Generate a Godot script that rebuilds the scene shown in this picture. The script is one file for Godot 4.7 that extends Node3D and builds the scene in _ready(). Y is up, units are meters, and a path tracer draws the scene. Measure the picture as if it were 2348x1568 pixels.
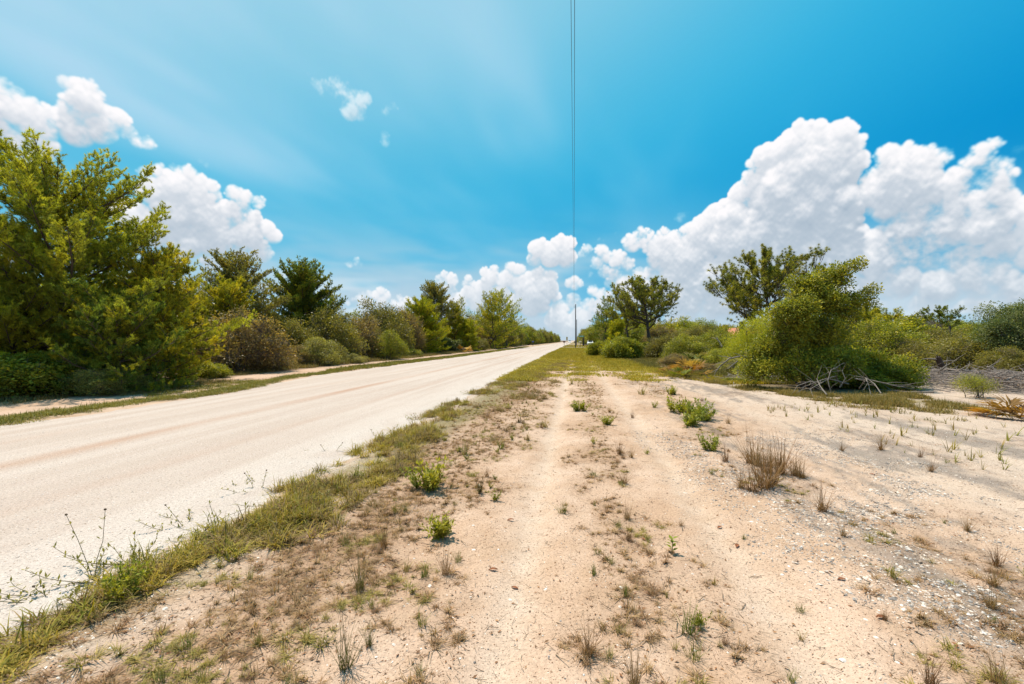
extends Node3D
# A pale shell road through Florida scrub: sand shoulder with grass tufts, pines and scrub oaks on both sides, one line of utility poles.
# Ground positions: p metres to the right of the wire line that runs along the road, s metres ahead along it; x, z in the world.

const TURN := 0.13875                       # the road runs this far to the right of the camera's axis
const EYE := 1.6
var SUN := Vector3(-0.25, 0.92, -0.30).normalized()
var M := {}                                 # materials
var A := {}                                 # shared meshes
var used := {}
var hills := FastNoiseLite.new()
var bumps := FastNoiseLite.new()
var patches := FastNoiseLite.new()
var fine := FastNoiseLite.new()

func _ready():
	# camera
	var cam := Camera3D.new()
	cam.name = "camera"
	cam.position = Vector3(0, EYE, 0)
	cam.fov = 2.0 * rad_to_deg(atan(342.0 / 455.0))
	cam.rotation.x = -atan(1.5 / 455.0)
	cam.near = 0.05
	cam.far = 6000
	add_child(cam)
	# sky and air
	var env := Environment.new()
	env.background_mode = Environment.BG_SKY
	env.sky = Sky.new()
	var pm := PanoramaSkyMaterial.new()
	pm.panorama = make_sky()
	env.sky.sky_material = pm
	env.background_energy_multiplier = 0.785
	env.tonemap_mode = Environment.TONE_MAPPER_LINEAR
	env.tonemap_exposure = 1.36
	env.sdfgi_enabled = true
	env.ssao_enabled = true
	env.ssil_enabled = true
	var we := WorldEnvironment.new()
	we.name = "air"
	we.environment = env
	add_child(we)
	# sun: high, ahead and a little to the left
	var sun := DirectionalLight3D.new()
	sun.name = "sun"
	sun.light_energy = 1.6
	sun.light_color = Color(1.0, 0.957, 0.89)
	sun.light_angular_distance = 0.53
	sun.shadow_enabled = true
	sun.look_at_from_position(SUN * 100.0, Vector3.ZERO, Vector3(0, 0, 1))
	add_child(sun)
	# noise for the ground
	hills.seed = 4; hills.frequency = 0.16
	bumps.seed = 8; bumps.frequency = 1.5; bumps.fractal_octaves = 3
	patches.seed = 12; patches.frequency = 0.42; patches.fractal_octaves = 4; patches.fractal_gain = 0.6
	fine.seed = 15; fine.frequency = 2.6; fine.fractal_octaves = 4; fine.fractal_gain = 0.65
	make_materials()
	make_ground()
	make_shapes()
	make_street()
	make_left_side()
	make_right_side()
	make_far_side()
	make_plants()
	make_grass()
	make_litter()

# ---------------------------------------------------------------- places
func ps(p: float, s: float) -> Vector3:
	return Vector3(p * cos(TURN) + s * sin(TURN), ground_y(p, s), p * sin(TURN) - s * cos(TURN))

func to_ps(w: Vector3) -> Vector2:
	return Vector2(w.x * cos(TURN) + w.z * sin(TURN), w.x * sin(TURN) - w.z * cos(TURN))

func on_ground(w: Vector3) -> Vector3:
	var q := to_ps(w)
	return Vector3(w.x, ground_y(q.x, q.y), w.z)

func seen(x: float, y: float) -> Vector3:            # where the sight line of that point of the picture (2347 wide) meets the ground
	var d := EYE * 1043.0 / (y - 780.5)
	return on_ground(Vector3((x - 1173.5) * d / 1043.0, 0, -d))

func away(x: float, d: float) -> Vector3:             # on the ground at that bearing, d metres ahead
	return on_ground(Vector3((x - 1173.5) * d / 1043.0, 0, -d))

func left_edge(s: float) -> float:
	return -10.5 - 1.2 * smoothstep(12.0, 20.0, s) + 0.5 * smoothstep(28.0, 45.0, s)

func road_d(p: float, s: float) -> float:             # -1 .. 1 across the road
	var l := left_edge(s)
	return (p - (l - 3.0) * 0.5) / ((-3.0 - l) * 0.5)

func scrub_s(p: float) -> float:                      # where the scrub begins on the right
	var pts := [Vector2(-3, 40), Vector2(1.5, 28), Vector2(4.6, 21.8), Vector2(5.8, 17.2), Vector2(6.5, 14.6), Vector2(7.6, 13.2), Vector2(9, 13.8), Vector2(12.4, 18.5), Vector2(18, 17.5), Vector2(30, 16), Vector2(400, 16)]
	for i in pts.size() - 1:
		if p < pts[i + 1].x:
			return lerpf(pts[i].y, pts[i + 1].y, clampf((p - pts[i].x) / (pts[i + 1].x - pts[i].x), 0, 1))
	return 16.0

func track(p: float, s: float) -> float:              # depth of the wheel tracks on the shoulder, 0 .. 1
	if s > 34.0 or s < -8.0:
		return 0.0
	var wob := 0.07 * hills.get_noise_2d(s * 2.0, 40.0)
	var a := exp(-pow((p + 0.37 - wob) / 0.15, 2.0))
	var b := exp(-pow((p - 1.18 - wob) / 0.17, 2.0)) * 0.8
	# tracks that swing off to the right
	var q1 := 3.9 + 0.0035 * pow(maxf(14.0 - s, 0.0), 2.0)
	var c := exp(-pow((p - q1) / (0.16 + 0.02 * q1), 2.0)) * 0.6 * smoothstep(26.0, 18.0, s)
	var q2 := q1 + 1.6
	var d := exp(-pow((p - q2) / (0.16 + 0.02 * q2), 2.0)) * 0.6 * smoothstep(24.0, 16.0, s)
	return maxf(maxf(a, b) * smoothstep(34.0, 26.0, s), maxf(c, d))

func ground_y(p: float, s: float) -> float:
	var y := 0.035 * hills.get_noise_2d(p, s) + 0.018 * bumps.get_noise_2d(p, s) + 0.012 * fine.get_noise_2d(p * 1.2, s * 1.2)
	y -= 0.045 * track(p, s)
	var d := absf(road_d(p, s))
	y -= 0.10 * smoothstep(1.0, 0.86, d)
	y += 0.03 * exp(-pow((d - 1.12) / 0.09, 2.0))      # a low berm along the road
	return y

# ---------------------------------------------------------------- meshes
class MB:
	var v := PackedVector3Array()
	var n := PackedVector3Array()
	var c := PackedColorArray()
	func tri(a: Vector3, b: Vector3, d: Vector3, k: Color) -> void:
		var f := (d - a).cross(b - a).normalized()
		v.append(a); v.append(b); v.append(d)
		n.append(f); n.append(f); n.append(f)
		c.append(k); c.append(k); c.append(k)
	func quad(a: Vector3, b: Vector3, d: Vector3, e: Vector3, k: Color) -> void:
		tri(a, b, d, k); tri(a, d, e, k)
	func box(o: Vector3, sx: float, sy: float, sz: float, k: Color, turn := Basis()) -> void:
		var q := []
		for i in 8:
			q.append(o + turn * Vector3((i & 1) * 2 - 1, ((i >> 1) & 1) * 2 - 1, ((i >> 2) & 1) * 2 - 1) * Vector3(sx, sy, sz) * 0.5)
		for f in [[0, 1, 3, 2], [5, 4, 6, 7], [4, 0, 2, 6], [1, 5, 7, 3], [2, 3, 7, 6], [4, 5, 1, 0]]:
			quad(q[f[0]], q[f[2]], q[f[1]], q[f[0]], k)
			tri(q[f[0]], q[f[3]], q[f[2]], k)
	func tube(pts: Array, r0: float, r1: float, sides: int, k: Color, power := 1.0) -> void:
		var last := pts.size() - 1
		var rings := []
		var norms := []
		var u := Vector3.ZERO
		for i in pts.size():
			var d: Vector3 = (pts[mini(i + 1, last)] - pts[maxi(i - 1, 0)]).normalized()
			if u == Vector3.ZERO:
				u = d.cross(Vector3.UP if absf(d.y) < 0.9 else Vector3.RIGHT).normalized()
			else:
				u = (u - d * u.dot(d)).normalized()
			var w := d.cross(u)
			var r := lerpf(r0, r1, pow(float(i) / last, power))
			var ring := []
			var nr := []
			for j in sides:
				var a := TAU * j / sides
				var q := u * cos(a) + w * sin(a)
				ring.append(pts[i] + q * r)
				nr.append(q)
			rings.append(ring)
			norms.append(nr)
		for i in last:
			for j in sides:
				var j2 := (j + 1) % sides
				for q in [[i, j], [i + 1, j2], [i, j2], [i, j], [i + 1, j], [i + 1, j2]]:
					v.append(rings[q[0]][q[1]]); n.append(norms[q[0]][q[1]]); c.append(k)
		var end: Vector3 = pts[last]
		for j in sides:
			tri(rings[last][(j + 1) % sides], rings[last][j], end, k)
	func ball(o: Vector3, rx: float, ry: float, rz: float, k: Color, rough: float, rng: RandomNumberGenerator) -> void:
		# a low lump: two rings and two poles
		var top := o + Vector3(0, ry, 0)
		var bot := o - Vector3(0, ry, 0)
		var rings := [[], []]
		for q in 2:
			for j in 6:
				var a := TAU * (j + q * 0.5) / 6.0
				var h := 0.45 if q == 0 else -0.4
				var m := 1.0 + rng.randf_range(-rough, rough)
				rings[q].append(o + Vector3(cos(a) * rx * m * 0.9, ry * h, sin(a) * rz * m * 0.9))
		for j in 6:
			var j2 := (j + 1) % 6
			tri(top, rings[0][j2], rings[0][j], k)
			tri(rings[0][j], rings[0][j2], rings[1][j], k)
			tri(rings[0][j2], rings[1][j2], rings[1][j], k)
			tri(rings[1][j], rings[1][j2], bot, k)
	func mesh(m: Material) -> ArrayMesh:
		var arr := []
		arr.resize(Mesh.ARRAY_MAX)
		arr[Mesh.ARRAY_VERTEX] = v
		arr[Mesh.ARRAY_NORMAL] = n
		arr[Mesh.ARRAY_COLOR] = c
		var am := ArrayMesh.new()
		am.add_surface_from_arrays(Mesh.PRIMITIVE_TRIANGLES, arr)
		am.surface_set_material(0, m)
		return am

func numbered(called: String) -> String:
	var k: int = used.get(called, 0)
	used[called] = k + 1
	return called if k == 0 else "%s_%03d" % [called, k]

func tag(o: Node, label: String, category: String, group := "", kind := "") -> Node:
	if label: o.set_meta("label", label)
	if category: o.set_meta("category", category)
	if group: o.set_meta("group", group)
	if kind: o.set_meta("kind", kind)
	return o

func put(mesh: Mesh, called: String, parent: Node = self) -> MeshInstance3D:
	var o := MeshInstance3D.new()
	o.mesh = mesh
	if parent == self:
		o.name = numbered(called)
		add_child(o)
	else:
		o.name = called
		parent.add_child(o, true)
	return o

func base(called: String, at := Vector3.ZERO, turn := 0.0) -> Node3D:
	var o := Node3D.new()
	o.name = numbered(called)
	add_child(o)
	o.position = at
	o.rotation.y = turn
	return o

func copy(o: Node3D) -> Node3D:
	var c = o.duplicate()
	c.name = numbered(str(o.name).rstrip("_0123456789"))
	add_child(c)
	return c

func many(mesh: Mesh, buf: PackedFloat32Array, called: String, parent: Node = self) -> MultiMeshInstance3D:
	var mm := MultiMesh.new()
	mm.transform_format = MultiMesh.TRANSFORM_3D
	mm.use_colors = true
	mm.mesh = mesh
	mm.instance_count = buf.size() / 16
	mm.buffer = buf
	var o := MultiMeshInstance3D.new()
	o.multimesh = mm
	if parent == self:
		o.name = numbered(called)
		add_child(o)
	else:
		o.name = called
		parent.add_child(o, true)
	return o

func add_copy(buf: PackedFloat32Array, b: Basis, o: Vector3, k: Color) -> void:
	buf.append(b.x.x); buf.append(b.y.x); buf.append(b.z.x); buf.append(o.x)
	buf.append(b.x.y); buf.append(b.y.y); buf.append(b.z.y); buf.append(o.y)
	buf.append(b.x.z); buf.append(b.y.z); buf.append(b.z.z); buf.append(o.z)
	buf.append(k.r); buf.append(k.g); buf.append(k.b); buf.append(1.0)

func aim(d: Vector3, roll: float, size: float) -> Basis:     # a basis whose y axis points along d
	var y := d.normalized()
	var x := y.cross(Vector3(0.31, 0.2, 0.93)).normalized()
	if x.length_squared() < 0.5:
		x = y.cross(Vector3.RIGHT).normalized()
	var z := x.cross(y)
	return Basis(x * cos(roll) + z * sin(roll), y, z * cos(roll) - x * sin(roll)) * Basis.from_scale(Vector3(size, size, size))

func rnd(seed_: int) -> RandomNumberGenerator:
	var r := RandomNumberGenerator.new()
	r.seed = seed_ * 7919 + 13
	return r

func ball_point(r: RandomNumberGenerator) -> Vector3:
	while true:
		var q := Vector3(r.randf_range(-1, 1), r.randf_range(-1, 1), r.randf_range(-1, 1))
		if q.length_squared() <= 1.0:
			return q
	return Vector3.ZERO

func pick(r: RandomNumberGenerator, tones: Array) -> Color:
	var a: Color = tones[r.randi() % tones.size()]
	var b: Color = tones[r.randi() % tones.size()]
	var k := a.lerp(b, r.randf())
	var m := r.randf_range(0.82, 1.2)
	return Color(k.r * m, k.g * m, k.b * m)

# ---------------------------------------------------------------- materials
func plain_material(called: String, k: Color, rough: float, vertex := false) -> StandardMaterial3D:
	var m := StandardMaterial3D.new()
	m.resource_name = called
	m.albedo_color = k.linear_to_srgb()
	m.roughness = rough
	m.vertex_color_use_as_albedo = vertex
	M[called] = m
	return m

func grain(seed_: int, freq: float, octaves: int, lo: float, hi: float, px := 512) -> NoiseTexture2D:
	var nz := FastNoiseLite.new()
	nz.seed = seed_
	nz.frequency = freq
	nz.fractal_octaves = octaves
	nz.fractal_gain = 0.62
	var t := NoiseTexture2D.new()
	t.width = px
	t.height = px
	t.seamless = true
	t.noise = nz
	var g := Gradient.new()
	g.set_color(0, Color(lo, lo, lo))
	g.set_color(1, Color(hi, hi, hi))
	t.color_ramp = g
	return t

func speckled(seed_: int, px: int, dark: int, light: int, tone: Array, size: float) -> Array:
	# grains of sand and grit: [colour texture, relief texture]; tones multiply the ground's own colour
	var r := rnd(seed_)
	var nz := FastNoiseLite.new()
	nz.seed = seed_
	nz.frequency = 0.06
	nz.fractal_octaves = 5
	nz.fractal_gain = 0.75
	var low := nz.get_seamless_image(px, px)
	var im := Image.create(px, px, false, Image.FORMAT_RGB8)
	var hm := Image.create(px, px, false, Image.FORMAT_L8)
	for y in px:
		for x in px:
			var a := low.get_pixel(x, y).r
			var g := r.randf()
			var m := 0.84 + 0.22 * (a - 0.5) + 0.16 * (g - 0.5)
			im.set_pixel(x, y, Color(m, m * 0.985, m * 0.96))
			hm.set_pixel(x, y, Color(0.45 + 0.25 * (a - 0.5) + 0.10 * (g - 0.5), 0, 0))
	for k in dark + light:
		var is_dark := k < dark
		var cx := r.randi() % px
		var cy := r.randi() % px
		var rad := r.randf_range(0.6, 1.0) * size * (1.0 if r.randf() < 0.85 else 1.9)
		var t: Color = tone[0] if is_dark else tone[1]
		var sq := r.randf_range(0.45, 1.0)
		var turn := r.randf() * PI
		var mm := r.randf_range(0.75, 1.15)
		for dy in range(-ceili(rad), ceili(rad) + 1):
			for dx in range(-ceili(rad), ceili(rad) + 1):
				var u := dx * cos(turn) + dy * sin(turn)
				var w := (dy * cos(turn) - dx * sin(turn)) / sq
				if u * u + w * w <= rad * rad:
					var px_ := posmod(cx + dx, px)
					var py_ := posmod(cy + dy, px)
					im.set_pixel(px_, py_, Color(minf(t.r * mm, 1.0), minf(t.g * mm, 1.0), minf(t.b * mm, 1.0)))
					hm.set_pixel(px_, py_, Color(0.72, 0, 0))
	return [ImageTexture.create_from_image(im), ImageTexture.create_from_image(hm)]

func make_materials() -> void:
	var sand := plain_material("sand", Color(1, 1, 1), 0.95, true)
	var sp := speckled(31, 1024, 6500, 5000, [Color(0.50, 0.40, 0.32), Color(1.0, 0.99, 0.97)], 1.5)
	sand.albedo_texture = sp[0]
	sand.uv1_triplanar = true
	sand.uv1_world_triplanar = true
	sand.uv1_scale = Vector3(0.55, 0.55, 0.55)
	sand.heightmap_enabled = true
	sand.heightmap_texture = sp[1]
	sand.heightmap_scale = 1.6
	sand.metallic_specular = 0.2
	var road := plain_material("shell_road", Color(1, 1, 1), 0.95, true)
	var rp := speckled(37, 1024, 2600, 3600, [Color(0.70, 0.62, 0.55), Color(0.97, 0.96, 0.95)], 1.9)
	road.albedo_texture = rp[0]
	road.uv1_triplanar = true
	road.uv1_world_triplanar = true
	road.uv1_scale = Vector3(0.5, 0.5, 0.5)
	road.heightmap_enabled = true
	road.heightmap_texture = rp[1]
	road.heightmap_scale = 1.1
	road.metallic_specular = 0.2
	for q in [["needle", 0.6, Color(0.95, 0.93, 0.34)], ["leaf", 0.38, Color(0.92, 0.92, 0.32)], ["grass", 0.65, Color(0.66, 0.64, 0.28)], ["dry_leaf", 0.7, Color(0.5, 0.4, 0.2)]]:
		var m := plain_material(q[0], Color(1, 1, 1), q[1], true)
		m.cull_mode = BaseMaterial3D.CULL_DISABLED
		m.backlight_enabled = true
		m.backlight = q[2].linear_to_srgb()
		m.metallic_specular = 0.3
	var bark := plain_material("bark", Color(1, 1, 1), 0.9, true)
	bark.albedo_texture = grain(41, 0.05, 4, 0.55, 1.0, 256)
	bark.uv1_triplanar = true
	bark.uv1_scale = Vector3(3, 0.9, 3)
	bark.heightmap_enabled = true
	bark.heightmap_texture = bark.albedo_texture
	bark.heightmap_scale = 2.5
	var dead := plain_material("dead_wood", Color(1, 1, 1), 0.85, true)
	dead.albedo_texture = grain(43, 0.03, 4, 0.62, 1.0, 256)
	dead.uv1_triplanar = true
	dead.uv1_scale = Vector3(5, 5, 5)
	var stone := plain_material("grit", Color(1, 1, 1), 0.8, true)
	stone.cull_mode = BaseMaterial3D.CULL_DISABLED
	plain_material("painted", Color(1, 1, 1), 0.45, true)
	plain_material("wire", Color(0.035, 0.038, 0.042), 0.6)
	var pole := plain_material("pole_wood", Color(1, 1, 1), 0.9, true)
	pole.albedo_texture = grain(47, 0.02, 4, 0.6, 1.0, 256)
	pole.uv1_triplanar = true
	pole.uv1_scale = Vector3(6, 0.5, 6)

# ---------------------------------------------------------------- ground and road
func mixc(a: Color, b: Color, t: float) -> Color:
	return a.lerp(b, clampf(t, 0.0, 1.0))

func litter_amount(p: float, s: float) -> float:           # dry grass, twigs and leaves on the sand, 0 .. 1
	var n := patches.get_noise_2d(p * 1.6, s * 0.9) + 0.55 * fine.get_noise_2d(p, s)
	var a := exp(-pow((p + 1.75) / 0.95, 2.0)) * 0.95
	var b := exp(-pow((p - 0.40) / 0.45, 2.0)) * 0.70
	var c := exp(-pow((p - 2.3) / 0.6, 2.0)) * 0.42
	var d := 0.10 * smoothstep(1.8, 4.0, p)
	return clampf((maxf(maxf(a, b), maxf(c, d)) + n * 0.85 - 0.16), 0.0, 1.0) * (1.0 - 0.9 * track(p, s))

func grey_amount(p: float, s: float) -> float:             # grey grit and lichen in streaks on the right
	var n := patches.get_noise_2d(p * 2.0 + 50.0, s * 0.40) + 0.65 * fine.get_noise_2d(p * 1.4 + 30.0, s * 0.6)
	var a := smoothstep(1.3, 2.6, p) * (1.0 - smoothstep(18.0, 24.0, s))
	return clampf((n - 0.03) * 2.8, 0.0, 1.0) * a

func green_amount(p: float, s: float) -> float:            # where grass and low herbs cover the soil
	var n := patches.get_noise_2d(p * 0.8, s * 0.6 + 20.0) + 0.4 * fine.get_noise_2d(p * 0.7, s * 0.7)
	var g := 0.0
	if p > -3.3:
		var far := smoothstep(19.0, 30.0, s + n * 9.0) * clampf(0.72 + 1.1 * n, 0.25, 1.0)
		var verge := smoothstep(0.75, 0.2, absf(p + 2.80 - 0.04 * minf(s, 12.0)) / (0.42 + 0.035 * maxf(s, 0.0))) * smoothstep(0.5, 5.0, s)
		g = maxf(far * (smoothstep(scrub_s(p) + 12.0, scrub_s(p) + 2.0, s) if p > 5.0 else smoothstep(180.0, 140.0, s)), verge * 0.9)
		g = maxf(g, smoothstep(-1.5, 1.5, s - scrub_s(p) + n * 2.0) * 0.9) if p > 0.5 else g
		if s < 60.0:
			g *= 1.0 - 0.75 * maxf(exp(-pow((p + 0.35) / 0.5, 2.0)), exp(-pow((p - 1.2) / 0.5, 2.0))) * smoothstep(58.0, 30.0, s)
	else:
		var l := left_edge(s)
		var edge := l - p
		g = smoothstep(0.0, 0.35, edge + n * 0.3) * smoothstep(1.35, 0.8, edge + n * 0.4)
		g = maxf(g, smoothstep(3.4, 4.4, edge + n * 0.8))
	return clampf(g + n * 0.35 * g, 0.0, 1.0)

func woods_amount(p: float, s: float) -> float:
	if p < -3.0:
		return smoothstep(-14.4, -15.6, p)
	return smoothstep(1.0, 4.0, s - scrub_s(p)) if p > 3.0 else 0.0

func ground_color(p: float, s: float) -> Color:
	var n := patches.get_noise_2d(p, s)
	var f := fine.get_noise_2d(p * 1.3, s * 1.3)
	var k := mixc(Color(0.605, 0.415, 0.295), Color(0.73, 0.54, 0.425), 0.5 + n * 1.1 + f * 0.5)
	k = mixc(k, Color(0.735, 0.59, 0.485), track(p, s) * (0.6 + 0.5 * f))
	k = mixc(k, Color(0.66, 0.56, 0.49), smoothstep(2.0, 6.0, p) * 0.7)
	var shell := smoothstep(-1.6, -3.1, p) * smoothstep(-3.6, -3.0, p) * (0.6 + f)
	k = mixc(k, Color(0.70, 0.60, 0.53), shell)
	k = mixc(k, Color(0.27, 0.235, 0.215), grey_amount(p, s) * 0.72)
	k = mixc(k, Color(0.385, 0.24, 0.15), litter_amount(p, s) * 0.70)
	k = mixc(k, Color(0.26, 0.225, 0.10), green_amount(p, s) * 0.8)
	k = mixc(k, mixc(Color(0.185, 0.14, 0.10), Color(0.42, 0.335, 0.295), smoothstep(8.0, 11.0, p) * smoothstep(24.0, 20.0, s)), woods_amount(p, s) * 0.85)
	return k

func grid_lines(near: float, step: float, lo: float, hi: float) -> PackedFloat32Array:
	var out := PackedFloat32Array()
	for way in [1.0, -1.0]:
		var x = near + (step * way if way < 0 else 0.0)
		while x < hi and x > lo:
			out.append(x)
			var d := absf(x - near)
			x += way * maxf(step, d * (0.016 if d < 60.0 else 0.07))
	out.sort()
	return out

func sheet(pl: PackedFloat32Array, sl: PackedFloat32Array, height: Callable, tone: Callable, m: Material) -> ArrayMesh:
	var w := pl.size()
	var h := sl.size()
	var v := PackedVector3Array()
	var c := PackedColorArray()
	v.resize(w * h)
	c.resize(w * h)
	for j in h:
		for i in w:
			var p := pl[i]
			var s := sl[j]
			v[j * w + i] = Vector3(p * cos(TURN) + s * sin(TURN), height.call(p, s), p * sin(TURN) - s * cos(TURN))
			c[j * w + i] = tone.call(p, s)
	var n := PackedVector3Array()
	n.resize(w * h)
	for j in h:
		for i in w:
			var a := v[j * w + mini(i + 1, w - 1)] - v[j * w + maxi(i - 1, 0)]
			var b := v[mini(j + 1, h - 1) * w + i] - v[maxi(j - 1, 0) * w + i]
			n[j * w + i] = a.cross(b).normalized()
	var idx := PackedInt32Array()
	idx.resize((w - 1) * (h - 1) * 6)
	var o := 0
	for j in h - 1:
		for i in w - 1:
			var a := j * w + i
			idx[o] = a; idx[o + 1] = a + w; idx[o + 2] = a + w + 1
			idx[o + 3] = a; idx[o + 4] = a + w + 1; idx[o + 5] = a + 1
			o += 6
	var arr := []
	arr.resize(Mesh.ARRAY_MAX)
	arr[Mesh.ARRAY_VERTEX] = v
	arr[Mesh.ARRAY_NORMAL] = n
	arr[Mesh.ARRAY_COLOR] = c
	arr[Mesh.ARRAY_INDEX] = idx
	var am := ArrayMesh.new()
	am.add_surface_from_arrays(Mesh.PRIMITIVE_TRIANGLES, arr)
	am.surface_set_material(0, m)
	return am

func road_y(p: float, s: float) -> float:
	var d := road_d(p, s)
	var y := 0.045 * (1.0 - d * d) + 0.006 * bumps.get_noise_2d(p * 0.7, s * 0.25) + 0.012 * hills.get_noise_2d(p + 90.0, s * 0.4)
	y += 0.012 * fine.get_noise_2d(p * 0.5, s * 0.5) * smoothstep(0.8, 1.0, absf(d))
	return y

func road_color(p: float, s: float) -> Color:
	var n := patches.get_noise_2d(p * 1.2, s * 0.12)
	var f := fine.get_noise_2d(p * 0.8, s * 0.3)
	var k := mixc(Color(0.60, 0.50, 0.45), Color(0.67, 0.58, 0.535), 0.5 + n + 0.3 * f + 1.2 * patches.get_noise_2d(p * 5.0, s * 0.06))
	# rusty soil showing in the worn wheel lines
	var rust := exp(-pow((p + 7.05 + 0.05 * n) / 0.20, 2.0)) + 0.45 * exp(-pow((p + 5.15) / 0.14, 2.0)) + 0.35 * exp(-pow((p + 8.7) / 0.2, 2.0))
	k = mixc(k, Color(0.53, 0.355, 0.27), rust * (0.65 + 0.9 * patches.get_noise_2d(p * 2.0, s * 0.3)) * 0.8)
	k = mixc(k, Color(0.69, 0.62, 0.585), smoothstep(-4.4, -3.3, p) * (0.7 + f))
	return k

func make_ground() -> void:
	var pl := grid_lines(0.0, 0.06, -1500.0, 2500.0)
	var sl := grid_lines(2.0, 0.065, -40.0, 3000.0)
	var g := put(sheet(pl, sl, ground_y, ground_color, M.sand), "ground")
	tag(g, "", "", "", "structure")
	var rl := PackedFloat32Array()
	for i in 89:
		rl.append(-12.2 + 9.5 * i / 88.0)
	var road_s := grid_lines(2.0, 0.12, -40.0, 900.0)
	# the road keeps to its edges: columns follow them
	var r := put(sheet(rl, road_s, func(p, s): return road_y(p, s) if absf(road_d(p, s)) < 1.09 else -0.14, road_color, M.shell_road), "road")
	tag(r, "", "", "", "structure")
	# the side road beyond the first pole
	var pl2 := PackedFloat32Array()
	for i in 60:
		pl2.append(-3.3 + i * 1.2)
	var sl2 := PackedFloat32Array()
	for i in 24:
		sl2.append(101.0 + i * 0.42)
	var side := put(sheet(pl2, sl2, func(p, s): return 0.07 - 0.10 * pow(absf(s - 105.8 + 0.3 * hills.get_noise_2d(p, 7.0)) / 4.8, 4.0) + 0.01 * bumps.get_noise_2d(p, s), func(p, s): return Color(0.62, 0.54, 0.48), M.shell_road), "side_road")
	tag(side, "", "", "", "structure")

# ---------------------------------------------------------------- leaves, needles and blades that are repeated
func blade(mb: MB, o: Vector3, d: Vector3, droop: float, length: float, width: float, k: Color, parts := 3) -> void:
	var side := d.cross(Vector3.UP)
	side = (side if side.length() > 0.05 else Vector3.RIGHT).normalized()
	var a := o - side * width * 0.5
	var b := o + side * width * 0.5
	var q := o
	var dir := d.normalized()
	for i in parts:
		var t := float(i + 1) / parts
		q = q + dir * length / parts
		dir = (dir + Vector3(d.x, 0, d.z) * droop * 0.4 + Vector3.DOWN * droop * t).normalized()
		var w := width * (1.0 - t) * 0.5
		if i == parts - 1:
			mb.tri(a, b, q, k)
		else:
			mb.quad(a, b, q + side * w * 1.4, q - side * w * 1.4, k)
			a = q - side * w * 1.4
			b = q + side * w * 1.4

func leaf(mb: MB, o: Vector3, d: Vector3, up: Vector3, length: float, width: float, k: Color) -> void:
	var side := d.cross(up).normalized() * width * 0.5
	var lift := up.normalized() * width * 0.12
	var m := o + d * length * 0.45
	var tip := o + d * length
	mb.tri(o, m - side + lift, tip, k)
	mb.tri(o, tip, m + side + lift, k)

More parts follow.
